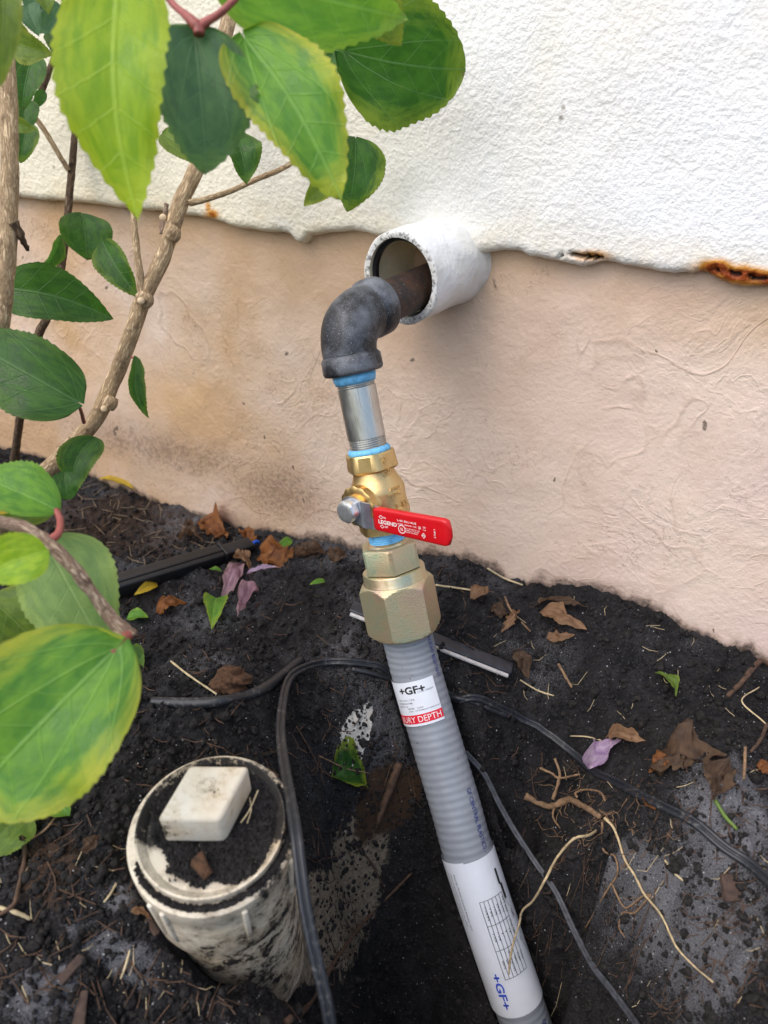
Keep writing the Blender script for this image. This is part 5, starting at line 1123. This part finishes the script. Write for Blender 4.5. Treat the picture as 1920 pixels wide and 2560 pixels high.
# mulch chips
for x, y, L, wd, a, lb in [(155, 2098, 75, 20, -.9, 'flat reddish brown mulch chip at lower left'), (175, 2185, 90, 16, -1.4, 'long dark mulch chip at the bottom left edge'), (1585, 1925, 60, 46, 1.3, 'dark brown bark piece under the cable near the right edge'), (60, 1760, 40, 14, 1.5, 'dark wood splinter beside the holed leaf'), (330, 2010, 45, 12, 1.3, 'grey mulch sliver left of the cleanout foot')]:
    c = gpd(x, y, .002); e = gpd(x+math.cos(a)*L/2, y+math.sin(a)*L/2, .002); f2 = gpd(x-math.cos(a)*L/2, y-math.sin(a)*L/2, .002); ax_ = nz(e-f2); n3 = perp(ax_, (0, 0, 1)); Lc = np.linalg.norm(e-f2)/2; d_ = np.linalg.norm(c-CAM)*.95
    V, Fc = rbox((e+f2)/2, ax_, np.cross(n3, ax_), n3, Lc, wd*DS*d_/F/2, .0018, .0006, 2); V = V+np.stack([fbm(V[:, 0], V[:, 1], 120, 3, k) for k in (1, 2, 3)], -1)*.003
    tag(mesh('mulch_chip', V, Fc, CHIP), lb, 'mulch chip', 'mulch chips on the soil')
# brown fibre ball and rusty bark piece on the cap
def blobmesh(c, r, m, name, label, cat, sq=(1, 1, 1), seed=0, amp=.35, n=28):
    V = []; 
    u, v = np.meshgrid(np.linspace(0, math.pi, n), np.linspace(0, 2*math.pi, n*2, endpoint=False), indexing='ij')
    d = np.stack([np.sin(u)*np.cos(v), np.sin(u)*np.sin(v), np.cos(u)], -1)
    k = 1+amp*fbm(d[..., 0]*2+seed, d[..., 1]*2+d[..., 2]*3, 1.6, 4, seed); P = np.array(c)+d*k[..., None]*r*np.array(sq)
    return tag(mesh(name, P.reshape(-1, 3), grid_faces(n, 2*n, True), m, org=c), label, cat)
blobmesh(gpd(497, 1482, .004), .0135, FUZZ, 'fibre_ball', 'clump of brown root fibre on the soil by the tan twig', 'fibre clump', (1, 1, .7), 3, .5)
q = CC+rt_*RCL*-.02-up_*RCL*.60-CA*.002
V, Fc = rbox(q, nz(rt_*.6-up_*.8), nz(rt_*.8+up_*.6), -CA, .0062, .0030, .0022, .0012, 2); V = V+np.stack([fbm(V[:, 0], V[:, 1]+V[:, 2], 200, 3, k) for k in (1, 2, 3)], -1)*.0022
tag(mesh('bark_chip', V, Fc, FUZZ), 'rusty brown bark chip on the soil covering the cleanout cap', 'bark chip')
# ------------------------------------------------------------------ loose material
def clods(name, P, R, m, kind='stuff', sub=1, seed=0, parent=None):
    """many irregular little lumps in one mesh"""
    ph = (1+5**.5)/2
    base = np.array([(-1, ph, 0), (1, ph, 0), (-1, -ph, 0), (1, -ph, 0), (0, -1, ph), (0, 1, ph), (0, -1, -ph), (0, 1, -ph), (ph, 0, -1), (ph, 0, 1), (-ph, 0, -1), (-ph, 0, 1)])/1.9
    fc = np.array([(0, 11, 5), (0, 5, 1), (0, 1, 7), (0, 7, 10), (0, 10, 11), (1, 5, 9), (5, 11, 4), (11, 10, 2), (10, 7, 6), (7, 1, 8), (3, 9, 4), (3, 4, 2), (3, 2, 6), (3, 6, 8), (3, 8, 9), (4, 9, 5), (2, 4, 11), (6, 2, 10), (8, 6, 7), (9, 8, 1)])
    n = len(P); r_ = np.random.default_rng(seed); J = base[None]*(1+r_.normal(0, .22, (n, 12, 1))); J = J*r_.uniform(.6, 1.3, (n, 1, 3))
    V = (np.asarray(P)[:, None]+J*np.asarray(R)[:, None, None]).reshape(-1, 3); Fc = (fc[None]+12*np.arange(n)[:, None, None]).reshape(-1, 3)
    o = mesh(name, V, Fc, m, parent, smooth=True, org=None if parent is not None else (0, 0, -.2)); o['kind'] = kind; return o
def scatter(n, box, reject=None):
    x = rng.uniform(box[0], box[2], n); y = rng.uniform(box[1], box[3], n); q = gp(x, y); ok = (q[:, 1] < .010) & (q[:, 2] < -.15)
    return q[ok]
def offclean(q): # keep clear of the cleanout
    d = q-CC; s = d@CA; rad = np.linalg.norm(d-np.outer(s, CA), axis=1); return q[~((rad < RCL*1.2) & (s > -.01))]
q = offclean(scatter(26000, (-100, 1100, 2020, 2600))); sg_ = sand.reshape(len(XS), len(YS))[np.clip(np.searchsorted(XS, q[:, 0]), 0, len(XS)-1), np.clip(np.searchsorted(YS, q[:, 1]), 0, len(YS)-1)]; q = q[rng.random(len(q)) > sst(.30, .55, sg_)*.7]; R = .0006+.0016*rng.random(len(q))**4; clods('soil_crumbs', q+np.c_[np.zeros((len(q), 2)), R*.3], R, CLOD, seed=1)
q = offclean(scatter(3200, (-100, 1150, 2020, 2600))); sg_ = sand.reshape(len(XS), len(YS))[np.clip(np.searchsorted(XS, q[:, 0]), 0, len(XS)-1), np.clip(np.searchsorted(YS, q[:, 1]), 0, len(YS)-1)]; q = q[rng.random(len(q)) > sst(.30, .55, sg_)*.85]; R = .0018+.0024*rng.random(len(q))**3; clods('soil_clods', q+np.c_[np.zeros((len(q), 2)), R*.2], R, CLOD, seed=2)
q = offclean(scatter(3000, (-100, 1150, 2020, 2600))); R = .00022+.0004*rng.random(len(q))**2; clods('sand_grains', q+np.c_[np.zeros((len(q), 2)), R*.6], R, GRAIN, seed=3)
# soil lying on the cap and on the hub shoulder
n = 9000; a = rng.uniform(0, 6.283, n); r_ = np.sqrt(rng.random(n))*.93; x = r_*np.cos(a); y = r_*np.sin(a)
lim = .95-.30*sst(-.15, .8, -(y*.80+x*.60))+fbm(x, y, 2.5, 3, 51)*.22; keep = sst(.06, -.06, r_-lim) > rng.random(n)*.95
x, y = x[keep], y[keep]; R = .0005+.0011*rng.random(len(x))**2
hgt = .0030*np.maximum(0, fbm(x, y, 3, 3, 52)+.5)
P = CC+np.outer(x*RCL, rt_)+np.outer(y*RCL, up_)-np.outer(-.0045+hgt, CA); clods('cap_soil', P, R, CLOD, seed=5, parent=clean)
n = 3800; a = rng.uniform(0, 6.283, n); keep = (np.cos(a-2.55) > -.15+.5*rng.random(n)); a = a[keep]; r_ = 1.015+.06*rng.random(len(a)); R = .0005+.0008*rng.random(len(a))
P = CC+np.outer(np.cos(a)*r_*RCL, up_)+np.outer(np.sin(a)*r_*RCL, rt_)+np.outer(.0058-.0004*rng.random(len(a)), CA); clods('shoulder_soil', P, R, CLOD, seed=6, parent=clean)
# straw and fibre litter
def litter(name, n, box, Lr, r, m, seed):
    rr_ = np.random.default_rng(seed); x = rr_.uniform(box[0], box[2], n); y = rr_.uniform(box[1], box[3], n); q = offclean(gp(x, y)); q = q[q[:, 1] < .006]; parts = []
    for c in q:
        L = rr_.uniform(*Lr); a = rr_.uniform(0, 6.28); d = np.array([math.cos(a), math.sin(a), rr_.normal(0, .15)]); b = np.cross(d, (0, 0, 1))*rr_.normal(0, .06)
        P = [c-d*L/2, c+b*L, c+d*L/2]; P = [np.array([p[0], p[1], max(p[2], float(height(p[0], p[1])))+.0012]) for p in P]
        parts.append(tube(P, [r*.8, r, r*.5], 4, cap=False))
    V, Fc, _ = join(parts); o = mesh(name, V, Fc, m, org=(0, 0, -.2)); o['kind'] = 'stuff'; return o
litter('straw_litter', 150, (150, 1180, 640, 1420), (.010, .030), .00055, plain('grey_straw', srgb(120, 104, 84), .8), 1)
litter('straw_litter', 45, (1080, 1420, 1920, 1800), (.004, .014), .0003, STRAW, 2)
litter('straw_litter', 35, (0, 2080, 700, 2560), (.003, .013), .0003, STRAW, 3)
litter('straw_litter', 24, (1300, 1800, 1920, 2560), (.003, .014), .0003, STRAW, 4)
litter('fibre_litter', 220, (300, 1350, 1300, 2000), (.004, .022), .0005, ROOTD, 5)
litter('fibre_litter', 180, (1300, 1900, 1920, 2560), (.004, .02), .0004, ROOTD, 6)
litter('fibre_litter', 180, (0, 2050, 900, 2560), (.004, .025), .0005, ROOTD, 7)
for o in bpy.data.objects:
    if o.name.split('.')[0] in ('soil_crumbs', 'soil_clods', 'sand_grains', 'straw_litter', 'fibre_litter'): o['kind'] = 'stuff'
